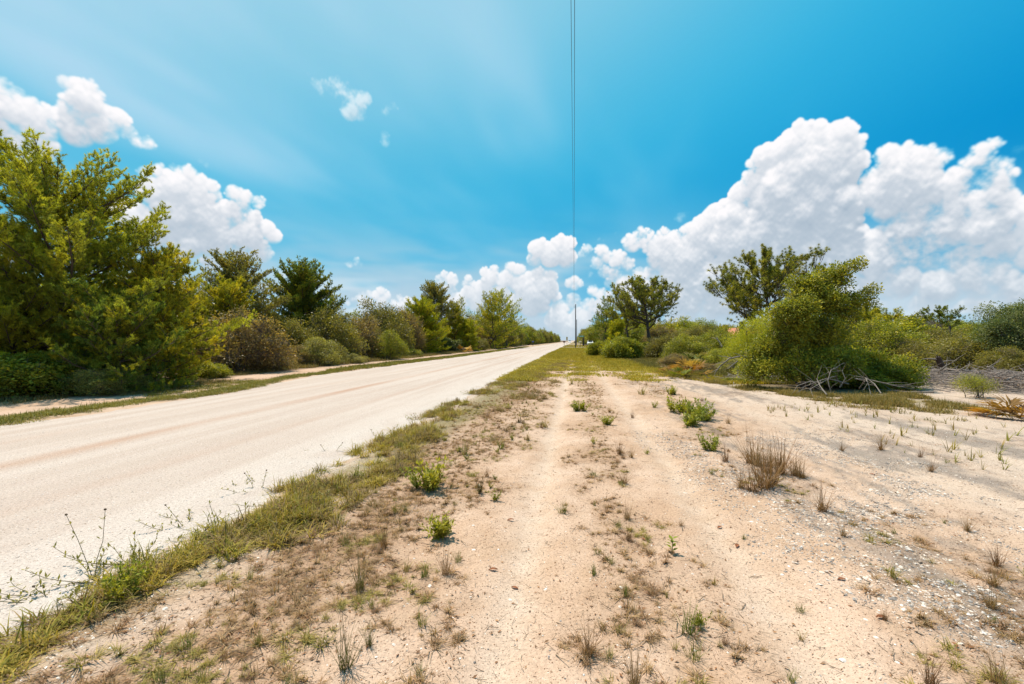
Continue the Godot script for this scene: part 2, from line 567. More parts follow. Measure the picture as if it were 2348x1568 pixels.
func make_shapes() -> void:
	var one := Color(1, 1, 1)
	# sand pine twig: short needles all round
	for q in [["pine_twig", 58, 0.15, 0.095, 0.0125], ["pine_twig_far", 26, 0.26, 0.12, 0.025]]:
		var r := rnd(1)
		var mb := MB.new()
		for i in q[1]:
			var t = float(i) / q[1]
			var a := r.randf() * TAU
			var d := Vector3(cos(a), r.randf_range(0.35, 1.3) + t * 0.7, sin(a)).normalized()
			var o := Vector3(0, t * q[2], 0)
			var side = d.cross(Vector3(cos(a * 3.0), 0.3, sin(a * 5.0))).normalized() * q[4] * 0.5
			var v := r.randf_range(0.75, 1.2)
			mb.tri(o - side, o + side, o + d * q[3] * r.randf_range(0.7, 1.15), Color(v, v, v))
		A[q[0]] = mb.mesh(M.needle)
	# long-needled pine: a pom-pom of needles at a branch end
	for q in [["pine_pom", 96, 0.26, 0.013], ["pine_pom_far", 40, 0.29, 0.028]]:
		var r := rnd(2)
		var mb := MB.new()
		for i in q[1]:
			var a := r.randf() * TAU
			var h := r.randf_range(-0.45, 1.0)
			var d := Vector3(cos(a) * sqrt(1 - h * h * 0.9), h, sin(a) * sqrt(1 - h * h * 0.9)).normalized()
			var side = d.cross(Vector3(cos(a * 3.0), 0.3, sin(a * 5.0))).normalized() * q[3] * 0.5
			var v := r.randf_range(0.7, 1.2)
			mb.tri(Vector3(0, 0.05 * h, 0) - side, Vector3(0, 0.05 * h, 0) + side, d * q[2] * r.randf_range(0.7, 1.1), Color(v, v, v))
		A[q[0]] = mb.mesh(M.needle)
	# sprays of leaves
	for q in [["oak_spray", 20, 0.19, 0.072, 0.040, "leaf"], ["oak_spray_far", 13, 0.24, 0.105, 0.062, "leaf"], ["small_spray", 26, 0.16, 0.030, 0.014, "leaf"], ["small_spray_far", 16, 0.2, 0.075, 0.040, "leaf"], ["lime_spray", 30, 0.2, 0.06, 0.012, "leaf"]]:
		var r := rnd(3)
		var mb := MB.new()
		for i in q[1]:
			var o: Vector3 = ball_point(r) * q[2]
			var d := (o.normalized() + Vector3(r.randf_range(-0.8, 0.8), r.randf_range(-0.3, 0.9), r.randf_range(-0.8, 0.8))).normalized()
			var up := Vector3(r.randf_range(-0.7, 0.7), 1, r.randf_range(-0.7, 0.7)).normalized()
			var v := r.randf_range(0.72, 1.25)
			leaf(mb, o, d, up, q[3] * r.randf_range(0.7, 1.2), q[4] * r.randf_range(0.8, 1.2), Color(v, v, v * 0.95))
		A[q[0]] = mb.mesh(M[q[5]])
	# bare twigs
	for q in [["bare_twig", 9, 0.34, 0.0032], ["bare_twig_far", 7, 0.42, 0.008]]:
		var r := rnd(4)
		var mb := MB.new()
		for i in q[1]:
			var d := (ball_point(r) + Vector3(0, 0.6, 0)).normalized()
			var o := ball_point(r) * 0.06
			var m: Vector3 = o + d * q[2] * 0.5 + ball_point(r) * 0.05
			var e: Vector3 = m + (d + ball_point(r) * 0.6).normalized() * q[2] * 0.5
			var v := r.randf_range(0.7, 1.2)
			var k := Color(v, v, v)
			var side: Vector3 = d.cross(ball_point(r)).normalized() * q[3]
			mb.quad(o - side, o + side, m + side * 0.8, m - side * 0.8, k)
			mb.tri(m - side * 0.8, m + side * 0.8, e, k)
			var e2: Vector3 = m + (d + ball_point(r) * 1.0).normalized() * q[2] * 0.35
			mb.tri(m - side * 0.7, m + side * 0.7, e2, k)
		A[q[0]] = mb.mesh(M.dead_wood)
	# grass: several tufts of each habit
	for q in [
		# name, blades, length, droop, spread, width, variants, material
		["lawn", 40, 0.19, 0.95, 0.065, 0.0072, 4, "grass"], ["turf", 34, 0.16, 0.9, 0.17, 0.009, 3, "grass"], ["turf_far", 22, 0.24, 0.4, 0.3, 0.022, 3, "grass"],
		["fine_tuft", 46, 0.16, 0.5, 0.035, 0.0032, 3, "grass"], ["tall_tuft", 90, 0.46, 0.26, 0.045, 0.0036, 4, "grass"], ["spread_tuft", 26, 0.12, 0.7, 0.02, 0.0045, 3, "grass"], ["seedling", 6, 0.17, 0.45, 0.012, 0.009, 4, "grass"],
	]:
		for k in q[6]:
			var r := rnd(50 + k)
			var mb := MB.new()
			for i in q[1]:
				var a := r.randf() * TAU
				var lean := r.randf_range(0.05, 0.95) * (1.05 if q[3] < 0.3 else (1.7 if q[3] > 0.8 else 1.0))
				var d := Vector3(cos(a) * lean, 1.0, sin(a) * lean).normalized()
				var b := r.randf() * TAU
				var o = Vector3(cos(b), 0, sin(b)) * sqrt(r.randf()) * q[4]
				var v := r.randf_range(0.6, 1.3)
				var warm := r.randf_range(0.85, 1.2)
				blade(mb, o + Vector3(0, -0.008, 0), d, q[3] * r.randf_range(0.4, 1.4), q[2] * (r.randf_range(0.45, 1.1) if q[3] > 0.3 else 0.22 + 0.9 * pow(r.randf(), 1.3)), q[5] * r.randf_range(0.7, 1.3), Color(v * warm, v, v / warm), 3)
			A["%s%d" % [q[0], k]] = mb.mesh(M[q[7]])
	# low leafy herb: short stems from one root, small leaves along them
	for k in 3:
		var r := rnd(70 + k)
		var mb := MB.new()
		for i in 13:
			var a := r.randf() * TAU
			var run := bent(Vector3(r.randf_range(-0.02, 0.02), -0.01, r.randf_range(-0.02, 0.02)), Vector3(cos(a) * r.randf_range(0.2, 1.1), 1.0, sin(a) * r.randf_range(0.2, 1.1)), r.randf_range(0.07, 0.15), 0.2, 0.12, 4, r)
			mb.tube(run, 0.0018, 0.001, 3, Color(0.9, 0.8, 0.8))
			for j in range(1, 5):
				for e in 5:
					var v := r.randf_range(0.6, 1.3)
					leaf(mb, run[j] + ball_point(r) * 0.008, (ball_point(r) + Vector3(cos(a) * 0.4, 0.45, sin(a) * 0.4)).normalized(), Vector3(r.randf_range(-0.5, 0.5), 1, r.randf_range(-0.5, 0.5)).normalized(), r.randf_range(0.018, 0.036), r.randf_range(0.007, 0.013), Color(v, v, v * 0.9))
		A["herb%d" % k] = mb.mesh(M.leaf)

# ---------------------------------------------------------------- trees
func bent(o: Vector3, d: Vector3, length: float, rise: float, wob: float, steps: int, r: RandomNumberGenerator) -> Array:
	var pts := [o]
	var q := o
	var dir := d.normalized()
	for i in steps:
		q += dir * length / steps
		pts.append(q)
		dir = (dir + Vector3.UP * rise / steps + ball_point(r) * wob).normalized()
	return pts

const TONES := {
	"gold": [Color(0.556, 0.492, 0.037), Color(0.400, 0.386, 0.037), Color(0.261, 0.286, 0.035), Color(0.648, 0.541, 0.037)],
	"pine": [Color(0.520, 0.497, 0.050), Color(0.317, 0.342, 0.047), Color(0.560, 0.560, 0.050), Color(0.383, 0.389, 0.050)],
	"dark": [Color(0.220, 0.281, 0.041), Color(0.155, 0.213, 0.039), Color(0.388, 0.359, 0.033)],
	"grey": [Color(0.356, 0.323, 0.094), Color(0.263, 0.252, 0.075), Color(0.450, 0.377, 0.088)],
	"lime": [Color(0.484, 0.475, 0.033), Color(0.360, 0.399, 0.033), Color(0.609, 0.537, 0.037)],
	"olive": [Color(0.259, 0.219, 0.055), Color(0.192, 0.177, 0.046), Color(0.310, 0.251, 0.055)],
	"brown": [Color(0.367, 0.235, 0.088), Color(0.299, 0.203, 0.088), Color(0.253, 0.197, 0.061), Color(0.391, 0.279, 0.105)],
	"oak": [Color(0.314, 0.315, 0.036), Color(0.179, 0.207, 0.034), Color(0.492, 0.414, 0.039), Color(0.246, 0.261, 0.039)],
	"blue": [Color(0.150, 0.181, 0.068), Color(0.109, 0.139, 0.055), Color(0.218, 0.224, 0.068)],
	"slash": [Color(0.382, 0.361, 0.054), Color(0.237, 0.256, 0.046), Color(0.491, 0.428, 0.054), Color(0.182, 0.209, 0.042)],
	"twig": [Color(0.24, 0.19, 0.15), Color(0.31, 0.255, 0.21), Color(0.18, 0.135, 0.105)],
}

# A sand pine: whorls of limbs that lift at their tips, short needles along every shoot. far: coarser shoots for trees a long way off.
func sand_pine(called: String, seed_: int, h: float, wide: float, bare: float, tone: String, thick: float, far: bool, lean := 0.0) -> Node3D:
	var r := rnd(seed_)
	var root := base(called)
	var wood := MB.new()
	var limbs := MB.new()
	var bark := Color(0.16, 0.115, 0.085)
	var twig_c := Color(0.19, 0.15, 0.115)
	var buf := PackedFloat32Array()
	var trunk := [Vector3(0, -0.15, 0)]
	var q := Vector3(0, -0.15, 0)
	var dir := Vector3(lean, 1, lean * 0.3).normalized()
	for i in 8:
		q += dir * (h + 0.1) / 8.0
		dir = (dir + Vector3(-lean * 0.2, 0, 0) + ball_point(r) * 0.07).normalized()
		trunk.append(q)
	wood.tube(trunk, 0.018 * h + 0.02, 0.012, 7, bark)
	var gap := 0.55 if far else 0.27 + 0.014 * h * clampf(wide - 4.3, 0.0, 1.0)
	var y := bare * h
	var shoot: float = (0.11 if far else 0.058) / thick
	while y < h * 0.985:
		var t := (y - bare * h) / (h * (1.0 - bare))
		var fi := y / h * 8.0
		var at: Vector3 = trunk[mini(int(fi), 7)].lerp(trunk[mini(int(fi), 7) + 1], fi - int(fi))
		var around := r.randf() * TAU
		var num := 3 if t > 0.85 else (4 if far else 5)
		for b in num:
			var a := around + TAU * b / num + r.randf_range(-0.45, 0.45)
			var reach := wide * (pow(1.0 - t, 0.50) * 0.88 + 0.15) * r.randf_range(0.55, 1.12)
			if t < 0.12: reach *= 0.8
			var up := lerpf(-0.02, 0.80, t) + r.randf_range(-0.2, 0.2)
			var path := bent(at, Vector3(cos(a), up, sin(a)), reach, 0.55, 0.10, 6, r)
			limbs.tube(path, 0.010 + reach * 0.011, 0.005, 4 if not far else 3, bark)
			# shoots along the limb
			var along := reach * (0.18 if t < 0.5 else 0.08)
			var side := 1.0
			while along < reach:
				var u := along / reach
				var gi := u * 6.0
				var o: Vector3 = path[mini(int(gi), 5)].lerp(path[mini(int(gi), 5) + 1], gi - int(gi))
				var fwd: Vector3 = (path[mini(int(gi), 5) + 1] - path[mini(int(gi), 5)]).normalized()
				var across := fwd.cross(Vector3.UP).normalized() * side
				side = -side
				var sl := (0.16 + 0.34 * reach * (1.0 - u * 0.75)) * r.randf_range(0.55, 1.1)
				sl = minf(sl, 0.75)
				var sd := (fwd * 0.75 + across * r.randf_range(0.25, 0.95) + Vector3.UP * r.randf_range(-0.05, 0.5)).normalized()
				var sp := bent(o, sd, sl, 0.45, 0.10, 3, r)
				if not far:
					limbs.tube(sp, 0.007, 0.003, 3, twig_c)
				var k0 := pick(r, TONES[tone])
				var e := sl * (0.30 if t > 0.3 else 0.45)
				while e < sl + 0.02:
					var ei := minf(e / sl, 0.999) * 3.0
					var p0: Vector3 = sp[int(ei)].lerp(sp[int(ei) + 1], ei - int(ei))
					var d0: Vector3 = (sp[int(ei) + 1] - sp[int(ei)]).normalized()
					var v := r.randf_range(0.8, 1.25)
					add_copy(buf, aim(d0 * 0.6 + ball_point(r) * 1.2 + Vector3.UP * 0.45, r.randf() * TAU, r.randf_range(0.75, 1.2) * (1.0 if not far else 1.3)), p0 + ball_point(r) * (0.11 if not far else 0.16), Color(k0.r * v, k0.g * v, k0.b * v))
					e += shoot * r.randf_range(0.7, 1.3)
				along += (0.12 if not far else 0.26) * r.randf_range(0.7, 1.35)
		y += gap * r.randf_range(0.65, 1.3)
	put(wood.mesh(M.bark), "trunk", root)
	put(limbs.mesh(M.bark), "limbs", root)
	many(A.pine_twig_far if far else A.pine_twig, buf, "crown", root).set_meta("kind", "stuff")
	return root

# A long-needled pine: bare trunk, wide forking limbs, pom-poms of needles at the ends.
func pom_pine(called: String, seed_: int, h: float, wide: float, bare: float, tone: String, far: bool, lean := 0.0, limbs_n := 17) -> Node3D:
	var r := rnd(seed_)
	var root := base(called)
	var wood := MB.new()
	var limbs := MB.new()
	var bark := Color(0.15, 0.11, 0.085)
	var buf := PackedFloat32Array()
	var trunk := [Vector3(0, -0.2, 0)]
	var q := Vector3(0, -0.2, 0)
	var dir := Vector3(lean, 1, 0).normalized()
	for i in 8:
		q += dir * (h * 0.76) / 8.0
		dir = (dir + Vector3(-lean * 0.15, 0, 0) + ball_point(r) * 0.09).normalized()
		trunk.append(q)
	wood.tube(trunk, 0.032 * h, 0.03, 8, bark)
	var dome_h := minf(wide * 0.85, h * (1.0 - bare) * 0.8)
	var mid: Vector3 = trunk[8] + Vector3(0, h - dome_h - trunk[8].y, 0)
	for b in limbs_n:
		var phi := acos(clampf(1.0 - (b + 0.5) / limbs_n * 1.12, -1.0, 1.0))
		var a := b * 2.4 + r.randf_range(-0.35, 0.35)
		var goal := mid + Vector3(cos(a) * sin(phi) * wide, cos(phi) * dome_h, sin(a) * sin(phi) * wide) * r.randf_range(0.80, 1.0)
		var flat := Vector2(goal.x - mid.x, goal.z - mid.z).length()
		var fi := clampf((goal.y - flat * 0.55) / (h * 0.76), bare, 0.985) * 8.0
		var at: Vector3 = trunk[mini(int(fi), 7)].lerp(trunk[mini(int(fi), 7) + 1], fi - int(fi))
		var reach := at.distance_to(goal)
		var path := [at]
		for j in range(1, 7):
			var u := j / 6.0
			path.append(at.lerp(goal, u) + Vector3(0, -sin(PI * u) * reach * 0.10, 0) + ball_point(r) * reach * 0.045)
		limbs.tube(path, 0.018 + reach * 0.018, 0.014, 5, bark)
		var stack := []
		for j in range(2, 7):
			var o: Vector3 = path[j]
			var fwd: Vector3 = (path[j] - path[j - 1]).normalized()
			for c in (4 if j < 6 else 5):
				stack.append([o, (fwd * 0.8 + ball_point(r) * 0.85 + Vector3.UP * 0.3).normalized(), clampf(reach * 0.30, 0.4, 1.0) * r.randf_range(0.6, 1.1), 1])
		while stack.size() > 0:
			var st: Array = stack.pop_back()
			var sp := bent(st[0], st[1], st[2], 0.5, 0.15, 3, r)
			limbs.tube(sp, 0.016 / st[3] + 0.004, 0.006, 4, bark)
			if st[3] < 2:
				for c in 3:
					stack.append([sp[2 + (c % 2)], (st[1] + ball_point(r) * 0.9 + Vector3.UP * 0.35).normalized(), st[2] * 0.55, st[3] + 1])
			else:
				var d0: Vector3 = (sp[3] - sp[2]).normalized()
				for e in 2:
					var k := pick(r, TONES[tone])
					add_copy(buf, aim(d0 + ball_point(r) * 0.4 + Vector3.UP * 0.2, r.randf() * TAU, r.randf_range(0.5, 0.8)), sp[3 - e] + ball_point(r) * 0.05, k)
	put(wood.mesh(M.bark), "trunk", root)
	put(limbs.mesh(M.bark), "limbs", root)
	many(A.pine_pom_far if far else A.pine_pom, buf, "crown", root).set_meta("kind", "stuff")
	return root

# A rounded oak or shrub: stems from the ground into lobes, sprays of leaves in the lobes' outer shells, some of them bare twigs.
# lobes: [centre, radii]; skip: share of gaps.
func leafy(called: String, seed_: int, lobes: Array, sprays: int, leaf_mesh: String, tone: String, bare: float, far: bool, size := 1.0, skip := 0.12, deep := 0.45, stem_r := 0.05) -> Node3D:
	var r := rnd(seed_)
	var root := base(called)
	var wood := MB.new()
	var bark := Color(0.20, 0.165, 0.135)
	var buf := PackedFloat32Array()
	var twigs := PackedFloat32Array()
	var gaps := FastNoiseLite.new()
	gaps.seed = seed_
	gaps.frequency = 0.9
	gaps.fractal_octaves = 3
	var total := 0.0
	for l in lobes:
		total += l[1].x * l[1].z + l[1].x * l[1].y
	var at_lobe := 0
	for l in lobes:
		var c: Vector3 = l[0]
		var rad: Vector3 = l[1]
		var n := maxi(int(sprays * (rad.x * rad.z + rad.x * rad.y) / total), 16)
		var k_lobe := r.randf_range(0.85, 1.18)
		for i in n:
			var d := ball_point(r).normalized()
			if d.y < -0.55 and r.randf() < 0.7:
				d.y = -d.y
			var inn := 1.0 - deep * pow(r.randf(), 1.6)
			var lump := 1.0 + 0.42 * gaps.get_noise_3dv(d * 1.8 + c * 3.0)
			var o := c + d * rad * inn * lump
			if o.y < 0.03:
				o.y = r.randf_range(0.03, 0.25)
			if gaps.get_noise_3dv(o * 1.6) > 0.5 - skip * 3.0 and r.randf() < 0.8:
				continue
			if r.randf() < bare:
				var kt := pick(r, TONES.twig)
				add_copy(twigs, aim(d + Vector3.UP * 0.3 + ball_point(r) * 0.5, r.randf() * TAU, size * r.randf_range(0.8, 1.3)), o - d * 0.12, kt)
			else:
				var k := pick(r, TONES[tone])
				add_copy(buf, aim(d + Vector3.UP * 0.4 + ball_point(r) * 0.6, r.randf() * TAU, size * r.randf_range(0.75, 1.25)), o, Color(k.r * k_lobe, k.g * k_lobe, k.b * k_lobe))
		# stems: small lobes hang on the nearest lower lobe
		at_lobe += 1
		for j in 1 if far or lobes.size() > 24 else 3:
			var e := c + ball_point(r) * rad * (0.75 if lobes.size() <= 24 else 0.3)
			var s0 := Vector3(r.randf_range(-0.2, 0.2), -0.1, r.randf_range(-0.2, 0.2))
			if lobes.size() > 24 and at_lobe % 4 != 0:
				var best := 1e9
				for l2 in lobes:
					var c2: Vector3 = l2[0]
					if c2.y < c.y - 0.15 and c2.distance_squared_to(c) < best:
						best = c2.distance_squared_to(c)
						s0 = c2
				if best > 1e8:
					continue
			var m := s0.lerp(e, 0.45) + Vector3(0, 0.12 * (e.y - s0.y), 0) + ball_point(r) * minf(0.12, rad.x * 0.3)
			var pts := [s0, s0.lerp(m, 0.5) + ball_point(r) * 0.05, m, m.lerp(e, 0.5) + ball_point(r) * 0.08, e]
			var thin := clampf(rad.x / 0.4, 0.15, 1.0) if lobes.size() > 24 else 1.0
			wood.tube(pts, stem_r * thin * r.randf_range(0.6, 1.1), stem_r * 0.12 * thin, 5, bark)
			if not far and (lobes.size() <= 24 or at_lobe % 4 == 0 and c.y < 2.0):
				for t in 4:
					var o2: Vector3 = pts[2 + t % 2]
					wood.tube(bent(o2, ball_point(r) + Vector3.UP * 0.2, rad.x * r.randf_range(0.4, 0.8), 0.3, 0.2, 3, r), stem_r * 0.25, 0.004, 4, bark)
	put(wood.mesh(M.bark), "stems", root)
	if buf.size():
		many(A[leaf_mesh], buf, "crown", root).set_meta("kind", "stuff")
	if twigs.size():
		many(A.bare_twig_far if far else A.bare_twig, twigs, "twigs", root).set_meta("kind", "stuff")
	return root

func dome(w: float, h: float, seed_: int, n := 5) -> Array:        # lobes for a ragged rounded shrub w wide and h high
	var r := rnd(seed_ + 500)
	var out := [[Vector3(0, h * 0.40, 0), Vector3(w * 0.30, h * 0.38, w * 0.30)]]
	for i in n * 3:
		var a := i * 2.4 + r.randf_range(-0.5, 0.5)
		var u := sqrt((i + 0.5) / (n * 3.0))
		var top := h * sqrt(1.0 - 0.72 * u * u) * r.randf_range(0.62, 1.02)
		var rad := w * r.randf_range(0.10, 0.17)
		out.append([Vector3(cos(a) * w * 0.42 * u, maxf(top - rad * 0.8, rad * 0.6), sin(a) * w * 0.42 * u), Vector3(rad, rad * r.randf_range(0.7, 1.0), rad)])
		if top > h * 0.45 and u > 0.4:
			out.append([Vector3(cos(a) * w * 0.42 * u, top * 0.38, sin(a) * w * 0.42 * u), Vector3(rad * 1.1, top * 0.36, rad * 1.1)])
	return out

# ---------------------------------------------------------------- poles, wires, signs and things by the side road
func pole(at: Vector3, h: float, label: String, group: String, arm: bool) -> Node3D:
	var root := base("utility_pole", at)
	var mb := MB.new()
	mb.tube([Vector3(0, -0.3, 0), Vector3(0.01, h * 0.5, 0), Vector3(0.02, h, 0)], 0.125, 0.085, 12, Color(0.19, 0.165, 0.145))
	put(mb.mesh(M.pole_wood), "shaft", root)
	if arm:
		for q in [0.22, -0.02]:
			var b := MB.new()
			b.tube([Vector3(0.02 - 0.10, h - 0.35 - q, 0), Vector3(-0.30, h - 0.35 - q, 0)], 0.02, 0.02, 6, Color(0.25, 0.25, 0.26))
			var br := put(b.mesh(M.painted), "bracket", root)
			var ins := MB.new()
			ins.tube([Vector3(-0.30, h - 0.42 - q, 0), Vector3(-0.30, h - 0.36 - q, 0), Vector3(-0.30, h - 0.30 - q, 0)], 0.055, 0.035, 8, Color(0.42, 0.41, 0.40))
			put(ins.mesh(M.painted), "insulator", br)
		var c := MB.new()
		c.tube([Vector3(0.02, h - 0.01, 0), Vector3(0.02, h + 0.03, 0)], 0.125, 0.125, 12, Color(0.2, 0.2, 0.2))
		put(c.mesh(M.painted), "cap", root)
		var bx := MB.new()
		bx.box(Vector3(-0.22, 1.25, 0.02), 0.16, 0.34, 0.14, Color(0.10, 0.105, 0.11))
		put(bx.mesh(M.painted), "meter_box", root)
	tag(root, label, "pole", group)
	return root

func wire(a: Vector3, b: Vector3, sag: float, label: String) -> void:
	var pts := []
	for i in 41:
		var t := i / 40.0
		pts.append(a.lerp(b, t) - Vector3(0, sag * 4.0 * t * (1.0 - t), 0))
	var mb := MB.new()
	mb.tube(pts, 0.0058, 0.0058, 5, Color(0.04, 0.04, 0.045))
	tag(put(mb.mesh(M.wire), "overhead_wire"), label, "wire", "wires along the poles")

func make_street() -> void:
	# the pole line runs straight over the camera
	var h := 9.2
	var p1 := ps(0.0, 97.0)
	var p2 := ps(0.35, 150.0)
	pole(p1, h, "near tall wooden utility pole standing in the grass before the side road", "utility poles", true)
	pole(p2, 8.4, "farther wooden utility pole half hidden behind the near one", "utility poles", true)
	var back := ps(0.05, -42.0)
	wire(Vector3(p1.x - 0.30, p1.y + h - 0.3, p1.z), Vector3(back.x - 0.02, 9.1, back.z), 0.9, "upper of the two black wires running from the near pole overhead")
	wire(Vector3(p1.x - 0.30, p1.y + h - 0.55, p1.z), Vector3(back.x + 0.09, 8.6, back.z), 1.0, "lower of the two black wires running from the near pole overhead")
	wire(Vector3(p1.x - 0.30, p1.y + h - 0.3, p1.z), Vector3(p2.x - 0.30, p2.y + 8.1, p2.z), 0.5, "far black wire between the near pole and the farther pole")
	# green street-name sign on its post
	var g := base("street_sign", ps(0.75, 110.0))
	var mb := MB.new()
	mb.tube([Vector3(0, -0.2, 0), Vector3(0, 1.4, 0), Vector3(0, 2.75, 0)], 0.03, 0.03, 8, Color(0.33, 0.33, 0.33))
	put(mb.mesh(M.painted), "post", g)
	mb = MB.new()
	mb.box(Vector3(0.62, 2.62, 0.0), 1.25, 0.34, 0.02, Color(0.02, 0.23, 0.13))
	var plate := put(mb.mesh(M.painted), "sign_plate", g)
	mb = MB.new()                                   # a white line of lettering too small to read
	for i in 7:
		mb.box(Vector3(0.2 + i * 0.14, 2.62, 0.013), 0.085, 0.13 + 0.04 * (i % 2), 0.004, Color(0.62, 0.72, 0.66))
	put(mb.mesh(M.painted), "lettering", plate)
	tag(g, "green street name sign on a post beside the pole", "sign")
	# mailboxes
	mailbox(ps(-2.9, 118.0), 0.4, Color(0.10, 0.018, 0.016), Color(0.62, 0.58, 0.52), "dark red mailbox on a pale post at the road edge")
	mailbox(ps(1.15, 113.0), 0.2, Color(0.55, 0.47, 0.30), Color(0.09, 0.06, 0.045), "tan mailbox on a dark wooden post past the side road")
	mailbox(ps(-11.9, 128.0), 0.1, Color(0.03, 0.05, 0.16), Color(0.05, 0.05, 0.07), "blue mailbox on the far left road edge")
	# slim yellow marker
	var y := base("marker_post", ps(-2.6, 140.0))
	mb = MB.new()
	mb.box(Vector3(0, 1.15, 0), 0.10, 2.4, 0.05, Color(0.50, 0.30, 0.03))
	put(mb.mesh(M.painted), "post", y)
	mb = MB.new()
	mb.box(Vector3(0, 2.2, 0.02), 0.42, 1.0, 0.03, Color(0.55, 0.33, 0.03))
	put(mb.mesh(M.painted), "marker_plate", y)
	tag(y, "slim yellow marker on the road edge far ahead", "marker")
	car(ps(-4.2, 330.0), TURN, Color(0.72, 0.73, 0.74), "white car coming along the road far ahead", 1.75)
	car(ps(4.46, 142.0), 0.12, Color(0.70, 0.71, 0.72), "white car parked on the grass under the trees by the side road", 1.55)
	# small house and fence far on the right
	var hs := base("house", away(1690, 95.0), -0.3)
	mb = MB.new()
	mb.box(Vector3(0, 1.4, 0), 11.0, 2.9, 7.0, Color(0.52, 0.42, 0.33))
	put(mb.mesh(M.painted), "wall", hs)
	mb = MB.new()
	var tile := Color(0.50, 0.17, 0.075)
	var e := [Vector3(-6, 2.8, 4), Vector3(6, 2.8, 4), Vector3(6, 2.8, -4), Vector3(-6, 2.8, -4), Vector3(-2.6, 4.2, 0), Vector3(2.6, 4.2, 0)]
	mb.quad(e[0], e[4], e[5], e[1], tile); mb.quad(e[2], e[5], e[4], e[3], tile); mb.tri(e[1], e[5], e[2], tile); mb.tri(e[3], e[4], e[0], tile); mb.quad(e[0], e[1], e[2], e[3], tile)
	put(mb.mesh(M.painted), "roof", hs)
	for i in 3:
		mb = MB.new()
		mb.box(Vector3(-3.2 + i * 3.2, 1.5, 3.52), 1.2, 1.1, 0.06, Color(0.05, 0.06, 0.07))
		var wn := put(mb.mesh(M.painted), "window", hs)
		mb = MB.new()
		mb.box(Vector3(-3.2 + i * 3.2, 0.9, 3.56), 1.4, 0.1, 0.12, Color(0.6, 0.56, 0.5))
		put(mb.mesh(M.painted), "sill", wn)
	tag(hs, "low house with an orange tiled roof glimpsed behind the scrub", "house")
	var fn := base("fence_panel", away(1672, 47.0), -0.25)
	for i in 9:
		mb = MB.new()
		mb.box(Vector3(-0.56 + i * 0.14, 0.55, 0), 0.10, 1.15 - 0.03 * (i % 3), 0.025, Color(0.19, 0.165, 0.155))
		put(mb.mesh(M.dead_wood), "slat", fn)
	for q in [0.25, 0.85]:
		mb = MB.new()
		mb.box(Vector3(0, q, -0.035), 1.3, 0.09, 0.04, Color(0.19, 0.165, 0.155))
		put(mb.mesh(M.dead_wood), "rail", fn)
	tag(fn, "weathered grey slatted fence panel half hidden by scrub", "fence")
	# two cut poles over the scrub far right
	for q in [[2032.0, 40.0, 3.9, "short dark cut pole standing in the scrub beside a pine"], [2282.0 - 105.0, 62.0, 3.6, "thin dark post rising from the far scrub"]]:
		var st := base("post", away(q[0], q[1]))
		mb = MB.new()
		mb.tube([Vector3(0, -0.2, 0), Vector3(0, q[2] * 0.5, 0), Vector3(0, q[2], 0)], 0.13, 0.12, 10, Color(0.10, 0.08, 0.07))
		put(mb.mesh(M.pole_wood), "shaft", st)
		tag(st, q[3], "post")

func mailbox(at: Vector3, turn: float, k: Color, kp: Color, label: String) -> void:
	var root := base("mailbox", at, turn)
	var mb := MB.new()
	mb.box(Vector3(0, 0.5, 0), 0.10, 1.1, 0.10, kp)
	put(mb.mesh(M.painted), "post", root)
	mb = MB.new()                                    # a box with a rounded top
	var prof := []
	for i in 9:
		var a := PI * i / 8.0
		prof.append(Vector2(cos(a) * 0.16, 0.10 + sin(a) * 0.16))
	prof.append(Vector2(-0.16, -0.10)); prof.append(Vector2(0.16, -0.10))
	for i in prof.size():
		var a: Vector2 = prof[i]
		var b: Vector2 = prof[(i + 1) % prof.size()]
		mb.quad(Vector3(-0.3, 1.16 + a.y, a.x), Vector3(0.3, 1.16 + a.y, a.x), Vector3(0.3, 1.16 + b.y, b.x), Vector3(-0.3, 1.16 + b.y, b.x), k)
		for sx in [-0.3, 0.3]:
			mb.tri(Vector3(sx, 1.16, 0), Vector3(sx, 1.16 + a.y, a.x), Vector3(sx, 1.16 + b.y, b.x), k)
	var bx := put(mb.mesh(M.painted), "box", root)
	mb = MB.new()
	mb.box(Vector3(0.1, 1.28, 0.175), 0.04, 0.2, 0.015, Color(0.4, 0.03, 0.02))
	put(mb.mesh(M.painted), "flag", bx)
	tag(root, label, "mailbox", "mailboxes by the side road")

